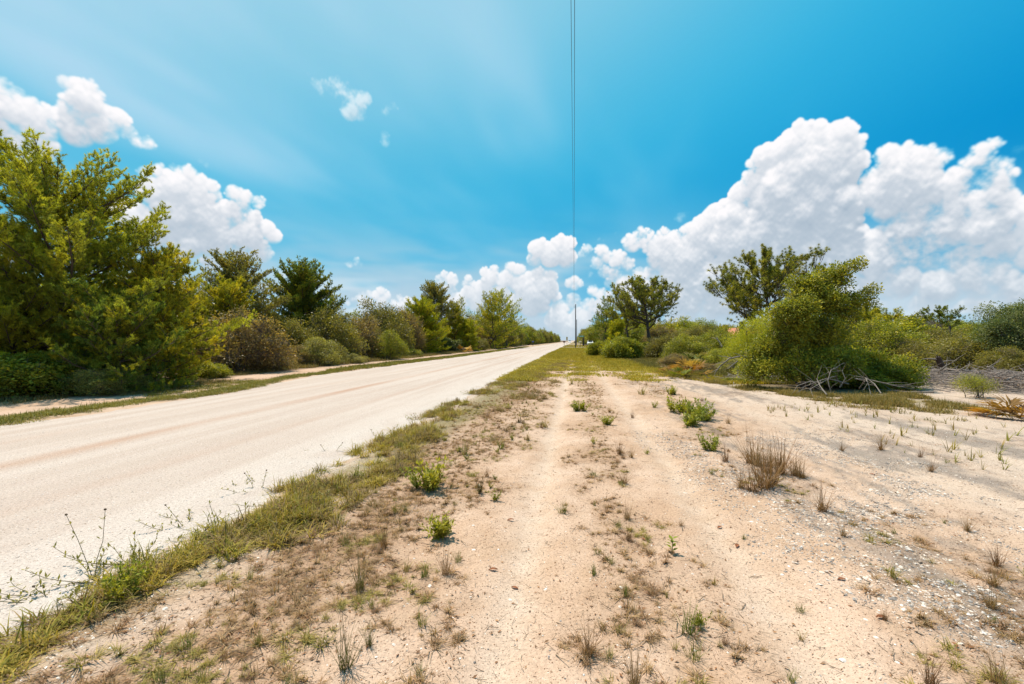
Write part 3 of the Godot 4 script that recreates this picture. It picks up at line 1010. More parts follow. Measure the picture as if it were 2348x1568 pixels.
func car(at: Vector3, turn: float, k: Color, label: String, tall: float) -> void:
	var root := base("car", at, PI - turn)
	var mb := MB.new()
	# body: side profile swept across the width
	var prof := [Vector2(-2.2, 0.35), Vector2(-2.2, 0.75), Vector2(-2.05, 0.92), Vector2(-1.1, 1.0), Vector2(1.7, 1.0), Vector2(2.15, 0.9), Vector2(2.2, 0.4)]
	var cab := [Vector2(-1.15, 0.99), Vector2(-0.5, tall - 0.1), Vector2(-0.2, tall), Vector2(1.2, tall), Vector2(1.55, tall - 0.12), Vector2(1.85, 0.99)]
	for q in [[prof, 0.88, 0.88, k], [cab, 0.84, 0.68, k]]:
		var f: Array = q[0]
		for i in f.size():
			var a: Vector2 = f[i]
			var b: Vector2 = f[(i + 1) % f.size()]
			var wa: float = q[1] if a.y < 1.05 else q[2]
			var wb: float = q[1] if b.y < 1.05 else q[2]
			mb.quad(Vector3(-wa, a.y, a.x), Vector3(-wb, b.y, b.x), Vector3(wb, b.y, b.x), Vector3(wa, a.y, a.x), q[3])
			for sx in [-1.0, 1.0]:
				mb.tri(Vector3(0, 0.8, 0) if q[0] == prof else Vector3(0, 1.1, 0.3), Vector3(sx * wa, a.y, a.x), Vector3(sx * wb, b.y, b.x), q[3])
				if i > 0 and i < f.size() - 1:
					mb.tri(Vector3(sx * q[1], f[0].y, f[0].x), Vector3(sx * wa, a.y, a.x), Vector3(sx * wb, b.y, b.x), q[3])
	put(mb.mesh(M.painted), "body", root)
	for q in [[Vector3(0, tall - 0.30, -0.86), 1.28, 0.42, 0.04, -0.75], [Vector3(0, tall - 0.30, 1.74), 1.24, 0.40, 0.04, 0.55]]:
		mb = MB.new()
		mb.box(q[0], q[1], q[2], q[3], Color(0.02, 0.024, 0.03), Basis(Vector3.RIGHT, -q[4]))
		put(mb.mesh(M.painted), "window", root)
	for sx in [-1.0, 1.0]:
		mb = MB.new()
		mb.box(Vector3(sx * 0.785, tall - 0.32, 0.35), 0.04, 0.34, 1.7, Color(0.02, 0.024, 0.03), Basis(Vector3.BACK, sx * 0.22))
		put(mb.mesh(M.painted), "window", root)
		for z in [-1.35, 1.35]:
			mb = MB.new()
			mb.tube([Vector3(sx * 0.72, 0.33, z), Vector3(sx * 0.91, 0.33, z)], 0.33, 0.33, 14, Color(0.02, 0.02, 0.02))
			var wh := put(mb.mesh(M.painted), "wheel", root)
			mb = MB.new()
			mb.tube([Vector3(sx * 0.89, 0.33, z), Vector3(sx * 0.925, 0.33, z)], 0.2, 0.18, 12, Color(0.4, 0.4, 0.42))
			put(mb.mesh(M.painted), "rim", wh)
		mb = MB.new()
		mb.box(Vector3(sx * 0.66, 0.72, -2.2), 0.34, 0.16, 0.06, Color(0.75, 0.74, 0.68))
		put(mb.mesh(M.painted), "headlight", root)
	tag(root, label, "car")

# ---------------------------------------------------------------- the scrub on both sides
var kept := {}
var turns := {}

func kind_of(kind: String, i: int) -> Node3D:
	var sd := hash(kind) % 1000 + i * 17
	match kind:
		"brown_scrub": return leafy("scrub_shrub", sd, dome(3.0, 2.2, sd), 2300, "small_spray_far", "brown", 0.34, false, 1.0, 0.14)
		"olive_scrub": return leafy("scrub_oak", sd, dome(3.0, 2.2, sd, 6), 2500, "small_spray_far", "olive", 0.14, false, 1.0, 0.12)
		"grey_scrub": return leafy("scrub_shrub", sd, dome(3.0, 2.2, sd, 4), 2400, "small_spray_far", "grey", 0.16, false, 0.9, 0.1)
		"blue_scrub": return leafy("scrub_oak", sd, dome(3.0, 2.2, sd, 4), 2000, "oak_spray", "blue", 0.05, false, 1.5, 0.1)
		"green_scrub": return leafy("scrub_oak", sd, dome(3.0, 2.2, sd, 5), 2300, "oak_spray", "oak", 0.05, false, 1.4, 0.1)
		"yellow_scrub": return leafy("low_shrub", sd, dome(3.0, 2.2, sd, 5), 2200, "small_spray_far", "oak", 0.12, false, 0.9, 0.12)
		"far_oak": return leafy("oak_tree", sd, dome(5.0, 5.0, sd, 7), 1900, "oak_spray_far", "olive", 0.04, true, 1.35, 0.12, 0.5, 0.12)
		"far_green_oak": return leafy("oak_tree", sd, dome(5.0, 5.0, sd, 7), 1900, "oak_spray_far", "oak", 0.03, true, 1.35, 0.12, 0.5, 0.12)
		"far_dark_oak": return leafy("oak_tree", sd, dome(5.0, 5.0, sd, 7), 1900, "oak_spray_far", "dark", 0.05, true, 1.35, 0.12, 0.5, 0.12)
		"far_pine": return sand_pine("pine_tree", sd, 7.5, 2.0, 0.22, "pine", 1.0, true, 0.04)
		"far_gold_pine": return sand_pine("young_pine", sd, 4.5, 1.7, 0.05, "gold", 1.25, true)
		"far_dark_pine": return sand_pine("pine_tree", sd, 8.0, 2.2, 0.3, "dark", 1.0, true, -0.03)
		"far_pom_pine": return pom_pine("pine_tree", sd, 8.0, 2.6, 0.5, "slash", true, 0.03, 13)
	return null

const UNIT := {"brown_scrub": Vector2(3.0, 2.2), "olive_scrub": Vector2(3.0, 2.2), "grey_scrub": Vector2(3.0, 2.2), "blue_scrub": Vector2(3.0, 2.2), "green_scrub": Vector2(3.0, 2.2), "yellow_scrub": Vector2(3.0, 2.2),
	"far_oak": Vector2(5, 5), "far_green_oak": Vector2(5, 5), "far_dark_oak": Vector2(5, 5), "far_pine": Vector2(4.0, 7.5), "far_gold_pine": Vector2(3.4, 4.5), "far_dark_pine": Vector2(4.4, 8), "far_pom_pine": Vector2(5.2, 8)}

func place(kind: String, at: Vector3, w: float, h: float, label: String, category: String, group: String) -> Node3D:
	var i: int = turns.get(kind, 0)
	turns[kind] = i + 1
	var v := i % 3
	var key := "%s%d" % [kind, v]
	var o: Node3D
	if kept.has(key):
		o = copy(kept[key])
	else:
		o = kind_of(kind, v)
		kept[key] = o
	o.position = at
	o.rotation.y = i * 2.399
	o.scale = Vector3(w / UNIT[kind].x, h * (1.0 if "pine" in kind else 1.12) / UNIT[kind].y, w / UNIT[kind].x)
	tag(o, label, category, group)
	return o

func high(y: float, d: float) -> float:               # how tall a thing d metres off must be to reach that height in the picture (2347 wide)
	return EYE + (780.5 - y) * d / 1043.0

func at_place(o: Node3D, at: Vector3, turn: float, label: String, category: String, group := "") -> Node3D:
	o.position = at
	o.rotation.y = turn
	tag(o, label, category, group)
	return o

func make_left_side() -> void:
	var g := "sand pines along the left of the road"
	at_place(sand_pine("sand_pine", 101, 7.2, 5.4, 0.05, "pine", 1.05, false, 0.0), away(140, 15.6), 0.4, "huge shaggy sand pine towering at the left of the road", "tree", g)
	at_place(sand_pine("sand_pine", 102, 6.5, 4.0, 0.06, "pine", 0.8, false), away(-190, 17.5), 1.4, "tall sand pine cut off by the left edge, behind the huge one", "tree", g)
	at_place(sand_pine("sand_pine", 103, 4.6, 2.5, 0.03, "gold", 1.0, false), away(350, 16.4), 2.1, "golden green sand pine under the right flank of the huge pine", "tree", g)
	at_place(sand_pine("sand_pine", 113, 2.9, 2.3, 0.02, "dark", 1.0, false), away(270, 14.2), 4.1, "low dark green young pine at the foot of the huge pine", "tree", g)
	at_place(sand_pine("sand_pine", 114, 3.4, 2.6, 0.02, "pine", 1.1, false), away(40, 14.4), 2.9, "low spreading pine hiding the trunk of the huge pine", "tree", g)
	at_place(sand_pine("sand_pine", 104, high(645, 25.0), 2.2, 0.05, "gold", 1.0, false), away(520, 25.0), 0.2, "slender yellow green pine before the thin grey pine", "tree", g)
	at_place(sand_pine("sand_pine", 105, high(590, 30.0), 3.3, 0.34, "grey", 0.8, false, 0.06), away(560, 30.0), 3.0, "thin greyish pine with open crown and bare limbs", "tree", g)
	at_place(sand_pine("sand_pine", 106, high(618, 36.0), 4.0, 0.14, "dark", 1.15, false, 0.04), away(695, 36.0), 0.9, "dark green pine with a stepped crown above brown scrub", "tree", g)
	at_place(sand_pine("sand_pine", 107, high(652, 62.0), 3.7, 0.40, "grey", 0.9, false, -0.03), away(1000, 62.0), 2.2, "round topped pine standing over the golden young pine", "tree", g)
	at_place(sand_pine("young_pine", 108, high(698, 55.0), 4.6, 0.01, "lime", 1.2, false), away(962, 55.0), 1.0, "bushy bright yellow green young pine beside the sandy track", "tree", g)
	at_place(sand_pine("young_pine", 109, high(698, 68.0), 2.9, 0.03, "gold", 1.15, false), away(1042, 68.0), 3.3, "narrow pointed young pine right of the bushy bright one", "tree", g)
	at_place(sand_pine("young_pine", 110, high(738, 68.0), 2.6, 0.02, "lime", 1.15, false), away(1072, 68.0), 4.4, "small yellow green pine between two taller young pines", "tree", g)
	at_place(sand_pine("young_pine", 111, high(680, 86.0), 5.6, 0.01, "gold", 1.1, true), away(1130, 86.0), 0.3, "large dense green pine closing the row of young pines", "tree", g)
	at_place(sand_pine("sand_pine", 112, high(670, 96.0), 5.6, 0.22, "pine", 1.0, true, 0.05), away(1160, 96.0), 0.7, "broad open crowned pine behind the large dense one", "tree", g)
	var gs := "scrub shrubs along the left of the road"
	for q in [
		# picture x, distance, picture y of the top, width in metres, kind, label
		[60, 13.2, 815, 3.0, "green_scrub", "dark low bush in the shade under the huge pine"],
		[230, 13.6, 845, 2.2, "grey_scrub", "low grey green bush at the front of the huge pine's shade"],
		[470, 19.5, 830, 1.7, "green_scrub", "small leafy green bush right of the huge pine"],
		[545, 23.0, 712, 4.6, "brown_scrub", "tall dull brown twiggy shrub below the thin grey pine"],
		[610, 24.5, 800, 2.7, "brown_scrub", "low brown twiggy shrub with grey stems showing"],
		[655, 31.0, 728, 4.4, "olive_scrub", "olive scrub oak under the dark stepped pine"],
		[735, 29.0, 778, 3.2, "grey_scrub", "rounded grey green shrub at the front of the scrub"],
		[760, 34.0, 712, 4.9, "olive_scrub", "olive brown scrub oak right of the dark stepped pine"],
		[690, 28.0, 795, 2.5, "brown_scrub", "small brown shrub beside the rounded grey green one"],
		[815, 38.0, 722, 5.1, "brown_scrub", "brown scrub oak with a ragged top"],
		[805, 32.0, 812, 2.3, "grey_scrub", "little grey green shrub at the edge of the sandy track"],
		[880, 46.0, 688, 6.1, "olive_scrub", "tallest rounded olive scrub oak of the left row"],
		[835, 42.0, 745, 3.9, "olive_scrub", "dull olive shrub left of the tallest scrub oak"],
		[925, 50.0, 702, 4.8, "brown_scrub", "brown scrub oak left of the bushy bright pine"],
		[890, 38.5, 756, 3.2, "yellow_scrub", "dome of yellow green leaves over grey dead stems"],
		[935, 45.0, 797, 2.7, "yellow_scrub", "low yellow bush in front of the bushy bright pine"],
		[1012, 64.0, 772, 5.5, "blue_scrub", "broad bluish green bush between the young pines"],
		[1085, 74.0, 772, 4.8, "olive_scrub", "olive bush before the large dense pine"],
		[990, 74.0, 728, 8.0, "olive_scrub", "wide olive scrub oak behind the young pines"],
		[1075, 88.0, 733, 8.2, "brown_scrub", "brown topped scrub oak behind the small pine"],
		[720, 40.0, 735, 6.5, "olive_scrub", "hazy olive oak behind the dark stepped pine"],
		[620, 36.0, 735, 5.0, "brown_scrub", "brownish oak behind the thin grey pine"],
		[440, 27.0, 700, 5.0, "olive_scrub", "olive oak seen between the huge pine and the grey one"],
		[330, 24.0, 730, 5.0, "brown_scrub", "brown oak deep in the shade behind the huge pine"],
		[120, 23.0, 690, 6.0, "green_scrub", "green oak deep behind the trunk of the huge pine"],
		[-60, 20.0, 760, 5.0, "brown_scrub", "brown shrub at the left edge behind the pine"],
	]:
		place(q[4], away(q[0], q[1]), q[3], high(q[2], q[1]), q[5], "shrub", gs)

func make_right_side() -> void:
	# the broad oak bush: a mound of lobes with two shoots that reach up and to the right
	var lobes := []
	var ro := rnd(231)
	for q in [
		# envelope of the mound: centre, radii, how many lobes
		[Vector3(-0.2, 1.5, 0), Vector3(1.3, 1.3, 1.0), 13], [Vector3(-1.15, 1.1, 0.3), Vector3(0.7, 0.9, 0.6), 7], [Vector3(0.1, 0.75, 0.8), Vector3(1.3, 0.35, 0.25), 9], [Vector3(0.9, 1.2, 0.2), Vector3(1.1, 1.0, 0.9), 10], [Vector3(0.2, 2.9, 0), Vector3(0.9, 0.8, 0.6), 8],
		[Vector3(0.85, 3.2, -0.1), Vector3(0.5, 0.6, 0.4), 5], [Vector3(-0.8, 2.4, 0.2), Vector3(0.7, 0.6, 0.6), 6], [Vector3(2.1, 0.65, 0.1), Vector3(1.0, 0.5, 0.6), 7], [Vector3(3.0, 0.4, 0), Vector3(0.7, 0.3, 0.5), 4], [Vector3(-1.7, 0.6, 0.3), Vector3(0.35, 0.3, 0.3), 2],
	]:
		for i in q[2]:
			var rad := ro.randf_range(0.28, 0.52)
			var lc: Vector3 = q[0] + ball_point(ro).normalized() * ro.randf_range(0.55, 1.0) * q[1]
			lc.y = maxf(lc.y, 0.5)
			lobes.append([lc, Vector3(rad, rad * 0.8, rad)])
	for q in [[1.15, 3.75, 0.2, 0.25], [1.35, 3.98, 0.16, 0.12], [1.55, 4.12, 0.18, 0.08], [1.8, 4.2, 0.12, 0.06], [1.0, 4.0, 0.12, 0.12], [1.6, 2.95, 0.3, 0.16], [1.95, 3.12, 0.22, 0.12], [2.2, 3.3, 0.14, 0.08], [2.0, 2.85, 0.2, 0.08], [1.3, 2.5, 0.4, 0.35], [-0.4, 3.5, 0.25, 0.2], [0.5, 3.85, 0.18, 0.15]]:
		lobes.append([Vector3(q[0], q[1], 0), Vector3(q[2], q[3], q[2])])
	var ob := leafy("oak_bush", 201, lobes, 8200, "oak_spray", "oak", 0.05, false, 1.0, 0.05, 0.9, 0.045)
	at_place(ob, away(1850, 15.4), 0.0, "broad glossy oak bush standing alone at the sand's edge", "bush")
	var g := "pines on the right of the road"
	at_place(pom_pine("slash_pine", 202, high(582, 30.0), 3.5, 0.42, "slash", false, -0.06, 26), away(1758, 30.0), 0.5, "wide flat topped pine with spreading limbs behind the oak bush", "tree", g)
	at_place(pom_pine("slash_pine", 203, high(640, 45.0), 3.2, 0.36, "slash", false, 0.02, 26), away(1490, 45.0), 1.9, "umbrella shaped pine standing apart with a forked trunk", "tree", g)
	at_place(sand_pine("pine_tree", 204, high(684, 62.0), 2.7, 0.18, "dark", 1.4, true), away(1386, 62.0), 0.8, "narrow dark pine left of the umbrella pine", "tree", g)
	at_place(sand_pine("young_pine", 205, high(737, 43.0), 1.5, 0.03, "lime", 1.2, false), away(1412, 43.0), 0.1, "small yellow green pine beside the side road", "tree", g)
	at_place(pom_pine("slash_pine", 206, high(700, 52.0), 2.2, 0.3, "slash", false, -0.05, 12), away(1440, 53.0), 2.6, "ragged small pine against the left of the umbrella pine", "tree", g)
	at_place(leafy("lime_shrub", 207, dome(4.2, 3.4, 11, 6), 2600, "lime_spray", "lime", 0.02, false, 1.5, 0.1), away(1755, 25.0), 0.3, "bright lime green feathery shrub left of the oak bush", "shrub")
	at_place(pom_pine("slash_pine", 208, high(700, 38.0), 3.0, 0.25, "gold", false, 0.05, 16), away(1960, 38.0), 1.0, "yellow green pine just right behind the oak bush", "tree", g)
	at_place(pom_pine("pine_tree", 209, high(706, 66.0), 2.6, 0.62, "dark", true, 0.12, 9), away(2150, 66.0), 0.0, "flat crowned pine with a thin leaning trunk on the skyline", "tree", g)
	at_place(leafy("dead_tree", 210, [[Vector3(0, 2.6, 0), Vector3(1.4, 1.5, 1.4)]], 260, "bare_twig_far", "twig", 1.0, false, 1.6, 0.0, 0.8, 0.08), away(2128, 60.0), 0.0, "bare grey dead tree under the leaning pine", "tree")
	at_place(leafy("oak_tree", 211, [[Vector3(0, 1.9, 0), Vector3(1.9, 1.6, 1.7)], [Vector3(-1.5, 1.5, 0), Vector3(1.1, 0.9, 1.2)], [Vector3(1.4, 2.2, 0), Vector3(1.5, 1.2, 1.3)], [Vector3(0.8, 0.9, 0.4), Vector3(1.7, 0.9, 1.3)], [Vector3(-2.1, 2.2, 0), Vector3(0.6, 0.25, 0.4)]], 5200, "oak_spray", "blue", 0.05, false, 1.15, 0.12, 0.5, 0.07), away(2345, 22.5), 0.4, "dark green oak cut off by the right edge", "tree")
	# the old snag hung with dead vines
	var sn := base("tree_snag", away(1702, 29.0))
	var mb := MB.new()
	var r := rnd(220)
	mb.tube(bent(Vector3(0, -0.1, 0), Vector3(-0.06, 1, 0), 2.9, 0.1, 0.06, 6, r), 0.26, 0.14, 9, Color(0.07, 0.055, 0.045))
	put(mb.mesh(M.bark), "trunk", sn)
	for i in 26:
		mb = MB.new()
		var a := r.randf() * TAU
		var o := Vector3(cos(a) * 0.3, r.randf_range(1.5, 2.7), sin(a) * 0.3)
		mb.tube(bent(o, Vector3(cos(a) * 0.35, -1, sin(a) * 0.35), r.randf_range(0.8, 1.7), -0.3, 0.1, 5, r), 0.03, 0.008, 4, Color(0.085, 0.062, 0.05))
		put(mb.mesh(M.bark), "vine", sn)
	tag(sn, "dark dead trunk hung with dry vines behind the scrub", "trunk")
	var gs := "scrub shrubs on the right of the road"
	for q in [
		[1425, 39.0, 775, 3.3, "green_scrub", "rounded green oak bush at the corner of the side road"],
		[1378, 46.0, 782, 3.0, "green_scrub", "dark green bush left of the rounded corner bush"],
		[1475, 43.0, 790, 3.6, "green_scrub", "dark green bush under the umbrella pine"],
		[1535, 40.0, 760, 4.0, "olive_scrub", "olive bush right of the umbrella pine's trunk"],
		[1520, 47.0, 745, 4.2, "brown_scrub", "brownish bush shaded by the umbrella pine"],
		[1580, 35.0, 772, 3.8, "yellow_scrub", "spreading yellow green bush in the middle of the scrub"],
		[1632, 38.0, 752, 3.6, "yellow_scrub", "taller yellow green bush left of the fence panel"],
		[1600, 46.0, 748, 5.0, "olive_scrub", "olive oak behind the yellow green bushes"],
		[1655, 29.0, 795, 2.8, "yellow_scrub", "low yellow bush in front of the fence panel"],
		[1690, 22.0, 818, 2.2, "grey_scrub", "grey green low shrub behind the arched dead branch"],
		[1740, 20.0, 822, 2.0, "green_scrub", "leafy low shrub under the arched dead branch"],
		[1640, 23.5, 832, 1.5, "brown_scrub", "small brown twiggy shrub left of the arched branch"],
		[1545, 28.0, 812, 2.0, "brown_scrub", "low brownish shrub among the ground cover"],
		[1705, 17.6, 865, 1.5, "green_scrub", "knee high green shrub left of the oak bush"],
		[2030, 28.0, 738, 4.6, "yellow_scrub", "yellow green scrub right behind the oak bush"],
		[2090, 26.0, 778, 3.6, "olive_scrub", "low olive scrub right of the oak bush"],
		[2075, 34.0, 745, 5.0, "green_scrub", "green scrub oak right of the cut pole"],
		[2215, 23.5, 764, 4.2, "olive_scrub", "large dark olive mound behind the brush piles"],
		[2270, 25.5, 765, 3.8, "green_scrub", "green mound against the right edge oak"],
		[2150, 30.0, 758, 4.4, "olive_scrub", "olive scrub behind the charred stump"],
		[2180, 27.0, 785, 3.0, "yellow_scrub", "yellowish low scrub behind the charred stump"],
		[2322, 20.0, 798, 2.4, "olive_scrub", "olive bush low at the right edge"],
		[2005, 15.3, 838, 2.2, "green_scrub", "low spreading bush on the right flank of the oak bush"],
		[1925, 16.2, 820, 2.6, "green_scrub", "dense leafy bush against the right of the oak bush"],
	]:
		place(q[4], away(q[0], q[1]), q[3], high(q[2], q[1]), q[5], "shrub", gs)
	var gt := "trees on the right skyline"
	for q in [
		[1995, 48.0, 700, 4.6, "far_dark_pine", "dark pine left of the cut pole on the skyline"],
		[1975, 64.0, 712, 6.5, "far_oak", "rounded oak left of the cut pole on the skyline"],
		[2052, 52.0, 716, 3.4, "far_pine", "pointed pine right of the cut pole"],
		[2105, 74.0, 722, 8.0, "far_oak", "round oak left of the leaning pine"],
		[2180, 78.0, 738, 7.0, "far_dark_oak", "dark oak right of the leaning pine"],
		[2225, 70.0, 742, 7.0, "far_green_oak", "low oak on the skyline above the olive mound"],
		[2280, 60.0, 735, 6.0, "far_dark_oak", "dark oak beside the right edge oak"],
		[1575, 75.0, 733, 7.0, "far_green_oak", "green oak beyond the yellow green bushes"],
		[1630, 82.0, 742, 6.5, "far_dark_oak", "dark oak in the gap between the two big pines"],
		[1545, 60.0, 735, 4.0, "far_gold_pine", "young pine behind the umbrella pine"],
		[1665, 58.0, 742, 3.4, "far_gold_pine", "young pine behind the fence panel"],
	]:
		place(q[4], away(q[0], q[1]), q[3], high(q[2], q[1]), q[5], "tree", gt)
	dead_wood()
	palmettos()

# Dead branches: [points in the picture and distance] become pale bent tubes
func branch(called: String, pts: Array, r0: float, label: String, group := "dead branches on the sand") -> Node3D:
	var root := base(called, on_ground(pts[0] * Vector3(1, 0, 1)))
	var mb := MB.new()
	var r := rnd(int(pts[0].x * 100) + 7)
	var q := []
	for p in pts:
		q.append(p - root.position)
	var k := Color(0.34, 0.285, 0.24)
	mb.tube(q, r0, r0 * 0.35, 6, k)
	var limb := put(mb.mesh(M.dead_wood), "limb", root)
	for i in range(1, q.size()):
		for j in 2:
			mb = MB.new()
			var d: Vector3 = (q[i] - q[i - 1]).normalized()
			mb.tube(bent(q[i].lerp(q[i - 1], r.randf() * 0.8), d + ball_point(r) * 0.8 + Vector3(0, 0.15, 0), r.randf_range(0.25, 0.7), -0.3, 0.25, 4, r), r0 * 0.35, 0.003, 4, k)
			put(mb.mesh(M.dead_wood), "twig", limb)
	tag(root, label, "branch", group)
	return root

func v3(x: float, y: float, d: float) -> Vector3:      # a point d metres ahead on that sight line
	return Vector3((x - 1173.5) * d / 1043.0, EYE + (780.5 - y) * d / 1043.0, -d)

func dead_wood() -> void:
	branch("dead_branch", [v3(1748, 850, 19.2), v3(1744, 832, 19.2), v3(1728, 820, 19.2), v3(1700, 816, 19.3), v3(1672, 822, 19.4), v3(1652, 838, 19.5), v3(1640, 853, 19.6)], 0.055, "pale dead branch arching over the low scrub", "")
	branch("dead_branch", [v3(1716, 816, 19.3), v3(1690, 828, 19.2), v3(1668, 846, 19.1)], 0.03, "thin pale branch hanging under the arched one", "")
	branch("dead_branch", [v3(1712, 838, 18.6), v3(1725, 848, 18.5), v3(1742, 860, 18.4)], 0.03, "short broken pale stick below the arched branch", "")
	var r := rnd(301)
	# the grey tangle under the oak bush
	var names := ["grey forked root spreading under the oak bush", "bent grey branch sticking out under the oak bush", "pale curved stem at the foot of the oak bush", "thin grey branch lying left under the oak bush", "crooked pale branch right under the oak bush", "long pale branch trailing right from the oak bush", "looped pale stem in the shade of the oak bush", "slanting grey stem below the middle of the oak bush", "pale twisted stem at the right of the oak bush"]
	var paths := [
		[[1930, 885, 14.4], [1915, 862, 14.2], [1880, 872, 13.9], [1835, 890, 13.6]],
		[[1945, 880, 14.4], [1900, 868, 14.1], [1855, 893, 13.5]],
		[[1905, 900, 13.9], [1898, 872, 13.9], [1905, 848, 14.1], [1922, 842, 14.3]],
		[[1880, 878, 14.1], [1858, 874, 13.9], [1828, 884, 13.7]],
		[[1970, 890, 14.0], [1985, 868, 13.7], [1992, 885, 13.5], [1996, 905, 13.3]],
		[[1960, 868, 14.2], [2000, 872, 13.9], [2050, 884, 13.7], [2095, 892, 13.5]],
		[[1925, 888, 14.0], [1938, 868, 13.9], [1930, 850, 14.0], [1916, 852, 14.1]],
		[[1895, 905, 13.3], [1880, 885, 13.6], [1872, 868, 13.9]],
		[[2020, 902, 13.2], [2005, 880, 13.5], [1985, 866, 13.8], [1960, 862, 14.1]],
	]
	for i in paths.size():
		var pts := []
		for p in paths[i]:
			pts.append(v3(p[0], p[1], p[2] - 0.5))
		branch("dead_branch", pts, 0.016 + 0.005 * (i % 2), names[i], "dead stems under the oak bush")
	branch("fallen_branch", [seen(2140, 903) + Vector3(0, 0.06, 0), seen(2085, 902) + Vector3(0, 0.05, 0), seen(2030, 898) + Vector3(0, 0.05, 0), seen(1975, 893) + Vector3(0, 0.04, 0)], 0.03, "straight grey branch lying on the sand right of the oak bush", "")
	branch("fallen_branch", [v3(2155, 850, 17.2), v3(2170, 838, 17.0), v3(2185, 830, 16.9)], 0.035, "pale broken stick before the charred stump", "")
	branch("fallen_branch", [v3(2205, 848, 15.6), v3(2240, 852, 15.5), v3(2262, 862, 15.4)], 0.035, "pale stick on top of the brush in the middle", "")
	branch("fallen_branch", [v3(2262, 842, 16.4), v3(2275, 840, 16.3), v3(2290, 866, 16.1)], 0.04, "bent white stick on the brush pile", "")
	branch("fallen_branch", [v3(2305, 872, 14.2), v3(2335, 858, 14.3), v3(2380, 850, 14.4)], 0.04, "long pale stick leaning on the right brush pile", "")
	branch("fallen_branch", [v3(1655, 795, 26.0), v3(1648, 782, 26.2), v3(1640, 775, 26.4)], 0.05, "short white stick rising beside the fence panel", "")
	# charred stump
	var st := base("tree_stump", away(2156, 20.4))
	var mb := MB.new()
	mb.tube([Vector3(0.12, -0.1, 0), Vector3(0.09, 0.2, 0), Vector3(0.02, 0.45, 0.02), Vector3(-0.08, 0.7, 0), Vector3(-0.13, 0.86, 0.02)], 0.17, 0.09, 9, Color(0.10, 0.055, 0.04))
	for i in 5:
		mb.tube([Vector3(-0.12 + cos(i * 1.26) * 0.06, 0.8, sin(i * 1.26) * 0.06), Vector3(-0.14 + cos(i * 1.26) * 0.07, 0.9 + 0.05 * (i % 3), sin(i * 1.26) * 0.07)], 0.035, 0.004, 4, Color(0.08, 0.045, 0.035))
	put(mb.mesh(M.bark), "trunk", st)
	for q in [[Vector3(-0.2, 0.75, 0), Vector3(-1, 0.1, 0.3), 0.9], [Vector3(-0.1, 0.6, 0), Vector3(0.9, 0.25, 0.2), 0.7]]:
		mb = MB.new()
		mb.tube(bent(q[0], q[1], q[2], -0.2, 0.1, 4, r), 0.04, 0.01, 5, Color(0.36, 0.29, 0.235))
		put(mb.mesh(M.dead_wood), "branch", st)
	tag(st, "charred leaning stump among the brush", "stump")
	# brush piles: heaps of dry sticks
	for q in [[2300.0, 14.6, 3.4, 1.3, 0.62, 620, "broad grey brush pile at the right edge"], [2195.0, 17.0, 3.8, 1.6, 0.5, 560, "low grey brush pile behind the small bush"], [2130.0, 18.6, 1.8, 1.0, 0.55, 220, "heap of dry sticks around the charred stump"], [1725.0, 17.8, 1.6, 0.9, 0.38, 200, "grey twig heap below the arched branch"]]:
		var root := base("brush_pile", away(q[0], q[1]))
		mb = MB.new()
		for i in q[5]:
			var o := Vector3(r.randfn(0, 0.4) * q[2], 0, r.randfn(0, 0.4) * q[3])
			o.y = r.randf() * q[4] * exp(-pow(o.x / q[2], 2.0) - pow(o.z / q[3], 2.0)) + 0.01
			var v := r.randf_range(0.6, 1.3)
			mb.tube(bent(o, Vector3(r.randfn(), r.randf_range(-0.1, 0.35), r.randfn()), r.randf_range(0.25, 0.9), -0.2, 0.2, 3, r), r.randf_range(0.007, 0.018), 0.004, 3, Color(0.38 * v, 0.31 * v, 0.27 * v))
		var heap := put(mb.mesh(M.dead_wood), "sticks", root)
		heap.set_meta("kind", "stuff")
		tag(root, q[6], "brush pile", "brush piles")

func palmetto(at: Vector3, size: float, tones: Array, fans: int, label: String, seed_: int, low := false) -> void:
	var root := base("palmetto", at)
	var r := rnd(seed_)
	for i in fans:
		var a := TAU * i / fans + r.randf_range(-0.3, 0.3)
		var up := r.randf_range(0.25, 1.2) if not low else r.randf_range(0.12, 0.55)
		var d := Vector3(cos(a), up, sin(a)).normalized()
		var stalk := size * r.randf_range(0.35, 0.6)
		var k: Color = tones[r.randi() % tones.size()]
		var mb := MB.new()
		mb.tube(bent(Vector3(0, 0.02, 0), d, stalk, 0.0, 0.04, 3, r), 0.012 * size, 0.007 * size, 4, Color(k.r * 0.7, k.g * 0.7, k.b * 0.7))
		var hub := d * stalk
		var side := d.cross(Vector3.UP).normalized()
		var upv := side.cross(d).normalized()
		for j in 19:
			var t := (j / 18.0 - 0.5) * 2.6
			var ld := (d * cos(t) + side * sin(t) + upv * r.randf_range(-0.08, 0.25)).normalized()
			var v := r.randf_range(0.75, 1.2)
			var ll := size * r.randf_range(0.42, 0.6)
			var ws := ld.cross(upv).normalized() * size * 0.022
			var m := hub + ld * ll * 0.55
			var tip := hub + ld * ll + Vector3(0, -0.12 * ll, 0)
			var kk := Color(k.r * v, k.g * v, k.b * v)
			mb.tri(hub, m - ws + upv * 0.01, m + ws, kk)
			mb.tri(m - ws + upv * 0.01, tip, m + ws, kk)
		put(mb.mesh(M.grass), "frond", root)
	tag(root, label, "palmetto", "palmettos in the scrub")

